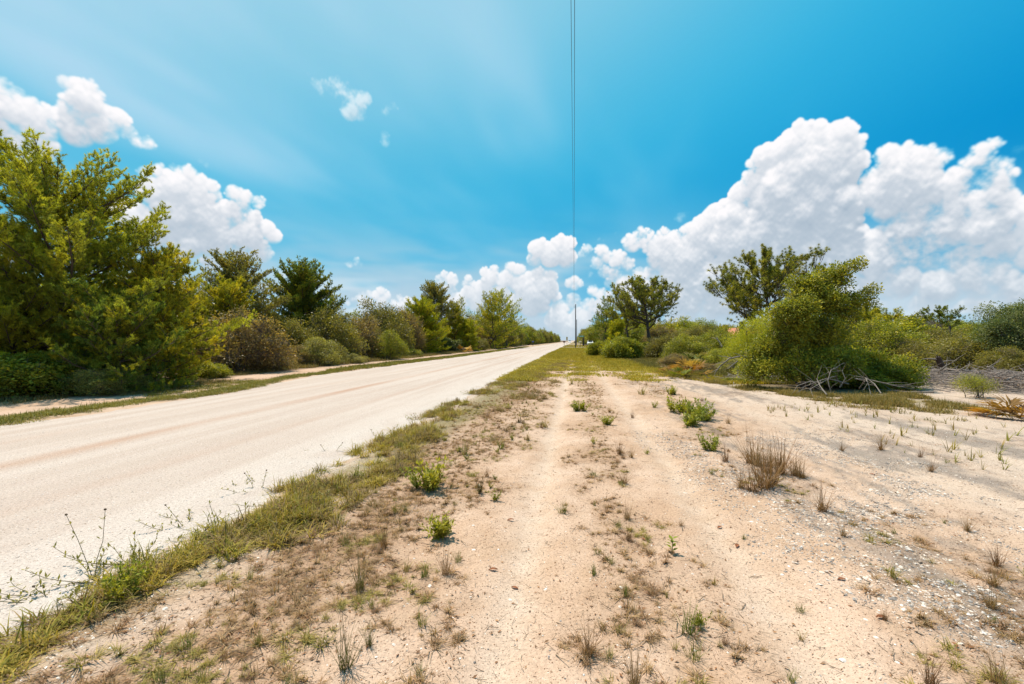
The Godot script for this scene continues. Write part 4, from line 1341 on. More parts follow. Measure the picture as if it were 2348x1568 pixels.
func palmettos() -> void:
	var orange := [Color(0.46, 0.22, 0.03), Color(0.54, 0.29, 0.045), Color(0.30, 0.17, 0.06), Color(0.55, 0.35, 0.09), Color(0.24, 0.14, 0.07)]
	var lime := [Color(0.22, 0.22, 0.02), Color(0.17, 0.19, 0.02), Color(0.26, 0.24, 0.03)]
	var green := [Color(0.12, 0.15, 0.03), Color(0.20, 0.20, 0.05), Color(0.30, 0.25, 0.08)]
	palmetto(seen(1580, 862), 1.05, orange, 13, "orange dying palmetto at the edge of the sand", 401)
	palmetto(seen(1556, 866), 0.7, lime, 9, "small yellow green palmetto in front of the orange one", 402)
	palmetto(seen(1535, 856), 0.7, [Color(0.42, 0.27, 0.15), Color(0.35, 0.2, 0.1)], 8, "dry tan palmetto left of the orange one", 403)
	palmetto(seen(2340, 958), 0.85, orange, 22, "dry orange palmetto cut off by the right edge", 404, true)
	palmetto(away(1585, 30.0), 1.3, green, 11, "green palmetto with yellow tips in the scrub", 405)
	palmetto(away(1625, 31.0), 1.2, [Color(0.30, 0.24, 0.06), Color(0.4, 0.27, 0.08)], 10, "yellowing palmetto right of the green one", 406)
	palmetto(away(1065, 60.0), 1.4, orange, 9, "small orange palmetto at the foot of the left pines", 407)
	palmetto(away(2335, 15.6), 0.9, [Color(0.30, 0.14, 0.06), Color(0.25, 0.13, 0.06)], 10, "rusty brown palmetto behind the right brush pile", 408, true)
	# a cabbage palm by the side road
	var root := base("palm_tree", away(1337, 123.0))
	var mb := MB.new()
	mb.tube([Vector3(0, -0.2, 0), Vector3(0.05, 1.2, 0), Vector3(0, 2.4, 0)], 0.26, 0.2, 9, Color(0.19, 0.15, 0.11))
	put(mb.mesh(M.bark), "trunk", root)
	var r := rnd(409)
	for i in 22:
		mb = MB.new()
		var a := r.randf() * TAU
		var path := bent(Vector3(0, 2.4, 0), Vector3(cos(a), r.randf_range(-0.5, 1.2), sin(a)), 1.3, -0.7, 0.04, 4, r)
		var k := pick(r, [Color(0.10, 0.12, 0.03), Color(0.16, 0.16, 0.03), Color(0.22, 0.16, 0.07)])
		for j in range(1, 5):
			var d: Vector3 = (path[j] - path[j - 1]).normalized()
			for e in 4:
				var sd := d.cross(Vector3.UP).normalized() * (1.0 if e % 2 == 0 else -1.0)
				leaf(mb, path[j], (d * 0.8 + sd * r.randf_range(0.3, 1.0)).normalized(), Vector3.UP, 0.6, 0.07, k)
		put(mb.mesh(M.grass), "frond", root)
	tag(root, "squat palm with drooping fronds beyond the side road", "palm")

func make_far_side() -> void:
	# trees that line the road into the distance
	var r := rnd(500)
	var left := ["far_oak", "far_green_oak", "far_dark_oak", "far_pine", "far_oak", "far_gold_pine"]
	var s := 92.0
	var i := 0
	var named := {0: "grey green oak where the left row recedes", 1: "dark oak behind the sandy turnout", 2: "rounded oak past the large dense pine"}
	while s < 460.0:
		for row in 2:
			var p := -17.5 - row * 5.5 + r.randf_range(-1.5, 1.0)
			var kind: String = left[r.randi() % left.size()]
			if row == 0 and kind == "far_pine": kind = "far_oak"
			var h := r.randf_range(5.0, 7.0) + row * 1.8 + (2.0 if "pine" in kind else 0.0)
			place(kind, ps(p, s + r.randf_range(-2, 2)), r.randf_range(5.0, 8.0) * (0.6 if "pine" in kind else 1.0), h, named.get(i, "tree in the long row receding on the left of the road"), "tree", "trees lining the left of the road far ahead")
			i += 1
		s += 6.5 + s * 0.018
	s = 118.0
	i = 0
	var named_r := {0: "dark oak beside the palm past the side road", 1: "tall oak behind the palm past the side road", 2: "olive oak over the white parked car"}
	while s < 460.0:
		for row in 2:
			var p := 5.2 + row * 6.0 + r.randf_range(-1.5, 1.5) + (5.0 if s < 152 else 0.0)
			var kind: String = left[r.randi() % left.size()]
			if kind == "far_gold_pine": kind = "far_green_oak"
			var h := r.randf_range(5.0, 7.0) + row * 2.2
			place(kind, ps(p, s + r.randf_range(-2, 2)), r.randf_range(6.0, 8.5) * (0.6 if "pine" in kind else 1.0), h, named_r.get(i, "tree in the long row receding on the right of the road"), "tree", "trees lining the right of the road far ahead")
			i += 1
		s += 6.5 + s * 0.018
	# the woods behind both sides
	for k in 34:
		var kind: String = left[k % left.size()]
		var p := -24.0 - (k % 3) * 7.0 + r.randf_range(-2, 2)
		place(kind, ps(p, 24.0 + k * 2.3 + r.randf_range(-2, 2)), 6.0 * (0.6 if "pine" in kind else 1.0), r.randf_range(3.4, 5.0), "tree deep in the woods on the left", "tree", "woods behind the left scrub")
	for k in range(5, 46):
		var kind: String = left[(k * 5) % left.size()]
		var b := 1330.0 + k * 25.0
		var d := 88.0 + (k * 37 % 60)
		place(kind, away(b, d), d * 0.085 * (0.55 if "pine" in kind else 1.0), high(748.0 - (k * 13 % 12), d), "tree in the far wood line on the right", "tree", "far wood line on the right")

# ---------------------------------------------------------------- single plants on the shoulder
const GREEN := [Color(0.20, 0.20, 0.04), Color(0.15, 0.17, 0.035), Color(0.25, 0.225, 0.05)]
const DRY := [Color(0.26, 0.15, 0.075), Color(0.20, 0.11, 0.06), Color(0.30, 0.19, 0.095)]
const STRAW := [Color(0.40, 0.30, 0.13), Color(0.34, 0.27, 0.10), Color(0.44, 0.35, 0.17)]

func tuft(called: String, at: Vector3, shape: String, variants: int, tall: float, unit: float, wide: float, tones: Array, label: String, group: String, r: RandomNumberGenerator, parent: Node3D = null) -> void:
	# tinted copies of the shared tufts: a few tones of each
	var tone_i := r.randi() % tones.size()
	var key := "%s%d_%d_%d" % [shape, r.randi() % variants, tone_i, hash(tones) % 100000]
	if not A.has(key):
		var src: ArrayMesh = A[key.substr(0, shape.length() + 1)]
		var arr := src.surface_get_arrays(0)
		var c: PackedColorArray = arr[Mesh.ARRAY_COLOR]
		var k: Color = tones[tone_i]
		for i in c.size():
			c[i] = Color(c[i].r * k.r, c[i].g * k.g, c[i].b * k.b)
		arr[Mesh.ARRAY_COLOR] = c
		var am := ArrayMesh.new()
		am.add_surface_from_arrays(Mesh.PRIMITIVE_TRIANGLES, arr)
		am.surface_set_material(0, src.surface_get_material(0))
		A[key] = am
	var o := put(A[key], called, parent if parent else self)
	o.position = at - (parent.position if parent else Vector3.ZERO)
	o.rotation.y = r.randf() * TAU
	var sc := tall / unit
	o.scale = Vector3(sc * wide, sc, sc * wide)
	if parent == null:
		tag(o, label, "herb" if "herb" in shape else "grass tuft", group)

func make_plants() -> void:
	var r := rnd(600)
	var g := "grass tufts on the sandy shoulder"
	# [picture x, y of the foot, height in picture px, kind, label]
	for q in [
		[1755, 1118, 118, "dry_wide", "largest brown dry grass clump right of the wheel tracks"],
		[1790, 1085, 95, "dry_wide", "brown grass clump merging with the right of the largest one"],
		[1722, 1062, 78, "dry_wide", "brown grass clump merging with the left of the largest one"],
		[1664, 1056, 44, "dry", "short brown tuft left of the largest brown clump"],
		[1699, 1118, 52, "dry", "thin brown tuft in front of the largest brown clump"],
		[1838, 1095, 48, "dry", "small brown tuft right of the largest brown clump"],
		[1885, 1172, 66, "dry", "reddish brown tuft on the gravel below the largest clump"],
		[1934, 1230, 36, "dry", "low brown tuft below the reddish brown tuft"],
		[2135, 1075, 34, "dry", "brown tuft between grey gravel streaks"],
		[2020, 1030, 38, "dry", "wispy brown tuft on pale sand right of the largest clump"],
		[1930, 1030, 26, "dry", "low brown tuft left of the wispy one"],
		[2110, 1045, 24, "dry", "squat dark tuft on the grey streak"],
		[2218, 1215, 40, "dry", "small brown tuft on shell gravel near the right edge"],
		[2275, 1392, 64, "dry", "dark brown tuft on the shells in the right foreground"],
		[2030, 1430, 30, "dry", "brown tuft on gravel in the right foreground"],
		[2135, 1575, 75, "dry", "thin dead tuft at the bottom right"],
		[825, 1352, 92, "green_tall", "upright green brown grass tuft left of the near wheel track"],
		[790, 1525, 128, "green_tall", "tallest reedy grass tuft in the left foreground"],
		[845, 1480, 60, "green_tall", "green tuft against the tallest reedy one"],
		[1020, 1320, 80, "dry_tall", "dry upright tuft beside the near wheel track"],
		[1455, 1580, 115, "dry_tall", "tall brown tuft at the bottom of the middle shoulder"],
		[1440, 1395, 70, "dry_thin", "sparse brown stems between the wheel tracks"],
		[1575, 1450, 74, "green", "fine green tuft in the foreground between the tracks"],
		[1590, 1508, 52, "green", "lower fine green tuft just below its twin"],
		[1435, 1368, 34, "green", "small bright green tuft between the tracks"],
		[1420, 1452, 36, "green", "small green tuft above the tall brown one"],
		[1370, 1270, 26, "green", "small yellow green tuft between the tracks, uppermost of three"],
		[1362, 1322, 32, "green", "small yellow green tuft between the tracks, lowest of three"],
		[1400, 1295, 26, "green", "small yellow green tuft between the tracks, middle of three"],
		[430, 1485, 44, "green", "little green tuft on shell sand in the left foreground"],
		[592, 1478, 40, "green", "little dark tuft on grey sand in the left foreground"],
		[368, 1562, 40, "green", "green tuft at the bottom left"],
		[1815, 1556, 36, "green", "low green tuft at the bottom right of the sand"],
		[1835, 1400, 30, "green", "single green sprig by the gravel"],
		[1840, 1455, 24, "straw", "little straw coloured sprig on bare sand"],
		[1705, 1235, 16, "green", "tiny green tuft by the gravel edge"],
		[1290, 1178, 34, "green", "green tuft beside the near wheel track"],
		[1438, 1192, 42, "dry", "brown tuft in the middle of the shoulder"],
		[1420, 1042, 36, "dry", "pale brown clump in the middle of the shoulder"],
		[1447, 1048, 28, "dry", "pale brown clump right of its larger twin"],
		[1360, 1092, 16, "green_low", "flat green tuft in the middle of the shoulder"],
		[1210, 1010, 22, "straw", "straw tuft near the road verge"],
		[1065, 1040, 36, "straw", "straw tuft left of the near wheel track"],
		[905, 1180, 34, "green", "dull green tuft in the litter"],
		[930, 1310, 30, "straw", "yellow tuft in the litter"],
		[570, 1330, 30, "straw", "yellow green tuft on the shell edge"],
		[1250, 980, 24, "straw", "dry tuft left of the wheel track farther up"],
		[1470, 905, 26, "straw", "yellowish tuft by the far wheel track"],
		[1310, 880, 18, "straw", "small tuft by the far wheel track, left one"],
		[1450, 955, 22, "dry", "brown tuft by the far wheel track"],
		[1535, 930, 22, "dry", "small brown tuft left of the leafy patch"],
		[1520, 1000, 24, "dry_thin", "thin stems left of the leafy patch"],
	]:
		var at := seen(q[0], q[1])
		var d := -at.z
		var h: float = q[2] * d / 1043.0
		match q[3]:
			"dry_wide":
				var clump := base("grass_clump", at)
				tag(clump, q[4], "grass clump", "large dry grass clumps")
				tuft("tuft", at, "tall_tuft", 4, h * 1.0, 0.36, 1.15, DRY, "", "", r, clump)
				for e in 2:
					tuft("tuft", on_ground(at + Vector3(r.randf_range(-0.22, 0.22), 0, r.randf_range(-0.16, 0.16))), "tall_tuft", 4, h * r.randf_range(0.5, 0.85), 0.36, 1.3, DRY, "", "", r, clump)
			"dry": tuft("grass_tuft", at, "tall_tuft", 4, h, 0.36, 1.15, DRY, q[4], g, r)
			"dry_tall": tuft("grass_tuft", at, "tall_tuft", 4, h, 0.36, 0.8, [DRY[2], STRAW[1], DRY[0]], q[4], g, r)
			"dry_thin": tuft("grass_tuft", at, "seedling", 4, h, 0.17, 0.5, DRY, q[4], g, r)
			"green_tall": tuft("grass_tuft", at, "tall_tuft", 4, h, 0.36, 0.85, [Color(0.15, 0.14, 0.05), Color(0.20, 0.16, 0.07), Color(0.13, 0.13, 0.045)], q[4], g, r)
			"green": tuft("grass_tuft", at, "fine_tuft", 3, h, 0.15, 1.1, GREEN, q[4], g, r)
			"green_low": tuft("grass_tuft", at, "fine_tuft", 3, h, 0.15, 2.2, GREEN, q[4], g, r)
			"straw": tuft("grass_tuft", at, "spread_tuft", 3, h, 0.09, 1.0, STRAW, q[4], g, r)
	# leafy herbs
	for q in [
		[975, 1122, 66, 1.0, "rounded green herb with yellow flowers in the verge"], [1015, 1232, 46, 1.15, "low spreading green herb left of the wheel track"],
		[1560, 945, 34, 1.2, "left part of the leafy green patch on the sand"], [1600, 958, 40, 1.2, "middle of the leafy green patch on the sand"], [1580, 975, 34, 1.2, "lower part of the leafy green patch on the sand"], [1622, 965, 34, 1.0, "right end of the leafy green patch on the sand"],
		[1622, 1032, 34, 0.9, "small bright herb below the leafy patch"], [1330, 942, 26, 1.1, "green herb beside the far end of the wheel track"], [1362, 1020, 14, 1.0, "small green herb in the middle of the shoulder"],
		[1542, 905, 20, 1.0, "yellowish herb above the leafy patch"], [1390, 975, 20, 1.1, "dull green herb between the tracks"], [1483, 1040, 14, 0.8, "tiny herb right of the pale brown clumps"], [1500, 935, 14, 0.8, "tiny herb near the leafy patch"],
		[1100, 1132, 30, 0.5, "small dark red leaved plant left of the wheel track"], [280, 1380, 70, 0.8, "broad leaved dark weed in the roadside grass"], [330, 1345, 44, 0.8, "second broad leaved weed in the roadside grass"],
	]:
		var at := seen(q[0], q[1])
		var h: float = q[2] * -at.z / 1043.0
		var n := 3 if h > 0.16 else 1
		var herb: Node3D = null
		if n > 1:
			herb = base("leafy_herb", at)
			tag(herb, q[4], "herb", "leafy herbs on the shoulder")
			if "flowers" in q[4]:
				for e in 4:                                # small yellow flower heads
					var fl := MB.new()
					for j in 7:
						var a := TAU * j / 7.0
						leaf(fl, Vector3.ZERO, Vector3(cos(a), 0.25, sin(a)).normalized(), Vector3.UP, 0.013, 0.008, Color(0.78, 0.50, 0.02))
					var fo := put(fl.mesh(M.leaf), "flower", herb)
					fo.position = Vector3(-0.13 + 0.085 * e, h * (0.85 + 0.25 * (e % 2)), 0.03 * (e % 3))
		for e in n:
			tuft("leafy_herb" if n == 1 else "sprig", on_ground(at + Vector3(r.randf_range(-0.4, 0.4) * h, 0, r.randf_range(-0.3, 0.3) * h) * (1.0 if n > 1 else 0.0)), "herb", 3, h * r.randf_range(0.8, 1.1), 0.13, q[3], [Color(0.37, 0.36, 0.05), Color(0.29, 0.31, 0.05), Color(0.42, 0.38, 0.055)] if not "red" in q[4] else [Color(0.12, 0.08, 0.03)], q[4], "leafy herbs on the shoulder", r, herb)
	upright_plant(seen(1541, 1272), 0.115, "small upright plant with paired green leaves on bare sand")
	upright_plant(seen(1098, 1138), 0.10, "small upright dark plant at the litter's edge")
	sprawling_weed(seen(215, 1335), [[150, 1180], [240, 1168]], "sprawling weed with two tall seed stalks on the shell edge")
	sprawling_weed(seen(430, 1210), [[378, 1158]], "wiry weed with one bent stalk on the shell edge")
	sprawling_weed(seen(590, 1120), [[560, 1085], [610, 1078]], "wiry weed creeping onto the road, farther up")
	sprawling_weed(seen(760, 1035), [[735, 1020], [785, 1015]], "little wiry weed standing on the white road edge")
	for q in [[500, 1248, 470, 1215, "wiry weed beside the broad leaved weeds"], [655, 1165, 640, 1140, "wiry weed at the verge below the creeping one"], [860, 1000, 850, 985, "small wiry weed on the road edge half way up"], [955, 962, 948, 948, "small wiry weed where the verge widens"], [1075, 905, 1070, 895, "farthest small wiry weed on the road edge"], [300, 1300, 318, 1262, "wiry weed right of the two tall seed stalks"]]:
		sprawling_weed(seen(q[0], q[1]), [[q[2], q[3]]], q[4])
	sprawling_weed(seen(110, 1370), [[75, 1345]], "low wiry weed near the left edge")
	# the small bush on the sand at right
	var b := leafy("small_bush", 610, [[Vector3(0, 0.34, 0), Vector3(0.42, 0.26, 0.36)], [Vector3(0.35, 0.26, 0), Vector3(0.34, 0.2, 0.3)], [Vector3(-0.28, 0.42, 0), Vector3(0.3, 0.22, 0.28)]], 420, "small_spray", "oak", 0.05, false, 0.85, 0.1, 0.8, 0.014)
	at_place(b, seen(2235, 912), 0.3, "small round bush alone on the sand at right", "bush")
	# seedling grass on the right
	for i in 120:
		var x := r.randf_range(1760, 2345)
		var y := 925.0 + r.randf() * 150.0 * clampf((x - 1700.0) / 500.0, 0.1, 1.0)
		var at := seen(x, y)
		tuft("grass_seedling", at, "seedling", 4, r.randf_range(0.10, 0.26), 0.17, 1.0, STRAW if r.randf() < 0.5 else [Color(0.30, 0.27, 0.05), Color(0.34, 0.27, 0.06), Color(0.26, 0.25, 0.05)], "yellow green broad bladed seedling on the right hand sand", "grass seedlings on the sand", r)
	# many small tufts between and beside the tracks
	var n := 0
	while n < 210:
		var p := r.randf_range(-1.9, 3.4)
		var s := 1.9 + pow(r.randf(), 1.7) * 22.0
		if track(p, s) > 0.35 or r.randf() > -0.05 + litter_amount(p, s) * 1.3:
			continue
		n += 1
		var t := r.randf()
		var at := ps(p, s)
		if t < 0.34: tuft("grass_tuft", at, "fine_tuft", 3, r.randf_range(0.05, 0.12), 0.15, 1.1, GREEN, "small green tuft among the litter on the sandy shoulder", "small tufts on the shoulder", r)
		elif t < 0.62: tuft("grass_tuft", at, "tall_tuft", 4, r.randf_range(0.07, 0.2), 0.36, 1.3, DRY, "small dry brown tuft among the litter on the sandy shoulder", "small tufts on the shoulder", r)
		elif t < 0.90: tuft("grass_tuft", at, "spread_tuft", 3, r.randf_range(0.03, 0.07), 0.09, 1.1, STRAW, "flat straw coloured tuft among the litter on the sandy shoulder", "small tufts on the shoulder", r)
		else: tuft("leafy_herb", at, "herb", 3, r.randf_range(0.05, 0.10), 0.13, 1.0, [Color(0.30, 0.29, 0.04), Color(0.23, 0.24, 0.04), Color(0.34, 0.30, 0.05)], "little leafy herb among the litter on the sandy shoulder", "small tufts on the shoulder", r)

func upright_plant(at: Vector3, h: float, label: String) -> void:
	var root := base("upright_plant", at)
	var mb := MB.new()
	mb.tube([Vector3(0, -0.01, 0), Vector3(0.004, h * 0.5, 0), Vector3(0, h, 0)], 0.003, 0.002, 5, Color(0.12, 0.13, 0.03))
	put(mb.mesh(M.leaf), "stem", root)
	for i in 11:
		var a := i * 1.9
		var y := h * (0.18 + 0.78 * i / 10.0)
		mb = MB.new()
		leaf(mb, Vector3(0, y, 0), Vector3(cos(a), 0.45, sin(a)).normalized(), Vector3(-cos(a) * 0.4, 1, -sin(a) * 0.4).normalized(), h * 0.46, h * 0.26, Color(0.26, 0.30, 0.035) if "green" in label else Color(0.11, 0.09, 0.03))
		put(mb.mesh(M.leaf), "leaf", root)
	tag(root, label, "plant")

func sprawling_weed(at: Vector3, stalks: Array, label: String) -> void:
	var root := base("wiry_weed", at)
	var r := rnd(int(at.x * 50.0) + 900)
	var d := -at.z
	var k := Color(0.22, 0.19, 0.09)
	for i in 8:
		var mb := MB.new()
		var a := r.randf() * TAU
		var run := bent(Vector3(0, 0.015, 0), Vector3(cos(a), 0.15, sin(a) * 0.6), r.randf_range(0.2, 0.5), 0.25, 0.25, 6, r)
		mb.tube(run, 0.003, 0.0015, 4, k)
		for j in range(1, 7):
			for e in 3:
				leaf(mb, run[j], (ball_point(r) + Vector3(0, 0.4, 0)).normalized(), Vector3.UP, r.randf_range(0.022, 0.05), 0.012, Color(0.27, 0.24, 0.06) * r.randf_range(0.8, 1.2))
		put(mb.mesh(M.leaf), "runner", root)
	for s in stalks:
		var tip := v3(s[0], s[1], d) - at
		var mb := MB.new()
		var pts := [Vector3(0, 0, 0), tip * 0.3 + ball_point(r) * 0.03, tip * 0.62 + ball_point(r) * 0.03, tip]
		mb.tube(pts, 0.0032, 0.0018, 4, k)
		for j in 5:
			var o: Vector3 = pts[1].lerp(pts[3], j / 5.0)
			for e in 2: leaf(mb, o, (ball_point(r) + Vector3(0, 0.3, 0)).normalized(), Vector3.UP, 0.035, 0.012, Color(0.25, 0.22, 0.08))
		mb.ball(tip, 0.009, 0.008, 0.009, Color(0.13, 0.085, 0.05), 0.2, r)
		put(mb.mesh(M.leaf), "stalk", root)
	tag(root, label, "weed", "wiry weeds on the road edge")

# ---------------------------------------------------------------- grass that nobody could count
func make_grass() -> void:
	var r := rnd(700)
	var bufs := {}
	var tones := [Color(0.41, 0.305, 0.042), Color(0.33, 0.275, 0.04), Color(0.46, 0.335, 0.07), Color(0.25, 0.23, 0.034)]
	var brown := [Color(0.28, 0.19, 0.08), Color(0.33, 0.24, 0.10), Color(0.24, 0.16, 0.075)]
	# right verge, from the feet of the camera to the side road
	var tries := 0
	while tries < 26000:
		tries += 1
		var s := 1.2 + pow(r.randf(), 1.5) * 34.0
		var p := r.randf_range(-3.3, -0.9 + 0.05 * s)
		var mid := -2.80 + 0.04 * minf(s, 12.0)
		var w := 0.40 + 0.055 * s
		var q := exp(-pow((p - mid) / w, 2.0))
		var nz := patches.get_noise_2d(p * 1.5, s * 0.7 + 20.0)
		if r.randf() > (0.22 + 0.045 * s) * q * (-0.05 + nz * 2.8 + 0.8 * fine.get_noise_2d(p * 1.5, s * 1.5)) + 0.3 * smoothstep(5.5, 3.8, s) * exp(-pow((p - mid) / 0.17, 2.0)) * (0.6 + nz) or track(p, s) > 0.3:
			continue
		var k := pick(r, tones) if r.randf() < 0.62 - 0.5 * smoothstep(mid, mid + 1.0, p) else pick(r, brown)
		var key := "lawn%d" % (r.randi() % 4) if s < 14.0 else "turf%d" % (r.randi() % 3)
		if not bufs.has(key): bufs[key] = PackedFloat32Array()
		var tall := r.randf_range(0.35, 1.0) * (1.0 if r.randf() < 0.88 else 1.5)
		add_copy(bufs[key], Basis(Vector3.UP, r.randf() * TAU) * Basis.from_scale(Vector3(0.6 + 0.6 * tall, tall, 0.6 + 0.6 * tall)), ps(p, s), k)
	# the thick strip of grass on the road edge that runs out of the picture at the lower left
	for i in 430:
		var s := r.randf_range(1.5, 5.0)
		var p := r.randfn(-2.86, 0.07 + 0.02 * s)
		if patches.get_noise_2d(p * 3.0, s * 3.0) < 0.0:
			continue
		var k := pick(r, tones) if r.randf() < 0.7 else pick(r, brown)
		var tall := r.randf_range(0.25, 0.9) * (1.0 if r.randf() < 0.82 else 1.7)
		var key := "lawn%d" % (r.randi() % 4)
		add_copy(bufs[key], Basis(Vector3.UP, r.randf() * TAU) * Basis.from_scale(Vector3(0.6 + 0.5 * tall, tall, 0.6 + 0.5 * tall)), ps(p, s), k)
	# farther cover on the right, up to the side road and into the scrub's feet
	tries = 0
	while tries < 52000:
		tries += 1
		var s := 18.0 + pow(r.randf(), 1.6) * 125.0
		var p := r.randf_range(-3.0, 4.0 + minf(s, 90.0) * 0.35)
		if s > 100.2 and s < 111.0:
			continue
		var gr := green_amount(p, s)
		if r.randf() > gr * 1.1:
			continue
		var k := pick(r, [Color(0.43, 0.325, 0.028), Color(0.36, 0.29, 0.026), Color(0.28, 0.245, 0.03), Color(0.46, 0.335, 0.04)]) if s < scrub_s(p) + 4.0 or p < 4.0 else pick(r, [Color(0.17, 0.15, 0.035), Color(0.24, 0.19, 0.05), Color(0.14, 0.12, 0.04)])
		var key := "turf_far%d" % (r.randi() % 3)
		if not bufs.has(key): bufs[key] = PackedFloat32Array()
		var tall := r.randf_range(0.5, 1.1) * (0.55 + 0.5 * smoothstep(0.0, 6.0, s - scrub_s(p)))
		add_copy(bufs[key], Basis(Vector3.UP, r.randf() * TAU) * Basis.from_scale(Vector3(1.3, tall, 1.3)), ps(p, s), k)
	# fringe of dry herbs where the sand meets the oak bush and its neighbours
	tries = 0
	while tries < 5000:
		tries += 1
		var p := r.randf_range(4.0, 9.6)
		var s := scrub_s(p) + r.randfn(-0.2, 0.7) - 0.4
		if patches.get_noise_2d(p * 1.8, s * 1.8 + 70.0) < 0.06 or s < 8.0:
			continue
		var k := pick(r, [Color(0.30, 0.215, 0.06), Color(0.24, 0.19, 0.05), Color(0.20, 0.165, 0.045), Color(0.33, 0.23, 0.09)])
		var key := "turf%d" % (r.randi() % 3)
		add_copy(bufs[key], Basis(Vector3.UP, r.randf() * TAU) * Basis.from_scale(Vector3(1.2, r.randf_range(0.4, 1.5), 1.2)), ps(p, s), k)
	# left verge
	tries = 0
	while tries < 26000:
		tries += 1
		var s := 1.0 + pow(r.randf(), 1.5) * 110.0
		var edge := r.randf_range(-0.1, 5.2)
		var p := left_edge(s) - edge
		var gr := green_amount(p, s)
		if edge > 2.0:
			gr *= smoothstep(2.8, 4.0, edge) * 0.75
		if s > 11.5 and s < 16.5 and edge > 1.4:
			gr = maxf(gr, 0.5)
		if r.randf() > gr:
			continue
		var k := pick(r, [Color(0.22, 0.195, 0.03), Color(0.17, 0.17, 0.03), Color(0.27, 0.225, 0.045)]) if edge < 2.2 else pick(r, [Color(0.28, 0.215, 0.085), Color(0.24, 0.17, 0.07), Color(0.2, 0.17, 0.06)])
		var key := "turf%d" % (r.randi() % 3) if s < 22.0 else "turf_far%d" % (r.randi() % 3)
		var tall := r.randf_range(0.5, 1.0) * (1.0 if edge < 2.2 else 1.5)
		add_copy(bufs[key], Basis(Vector3.UP, r.randf() * TAU) * Basis.from_scale(Vector3(1.2, tall, 1.2)), ps(p, s), k)
	for key in bufs:
		tag(many(A[key], bufs[key], "grass"), "", "", "", "stuff")

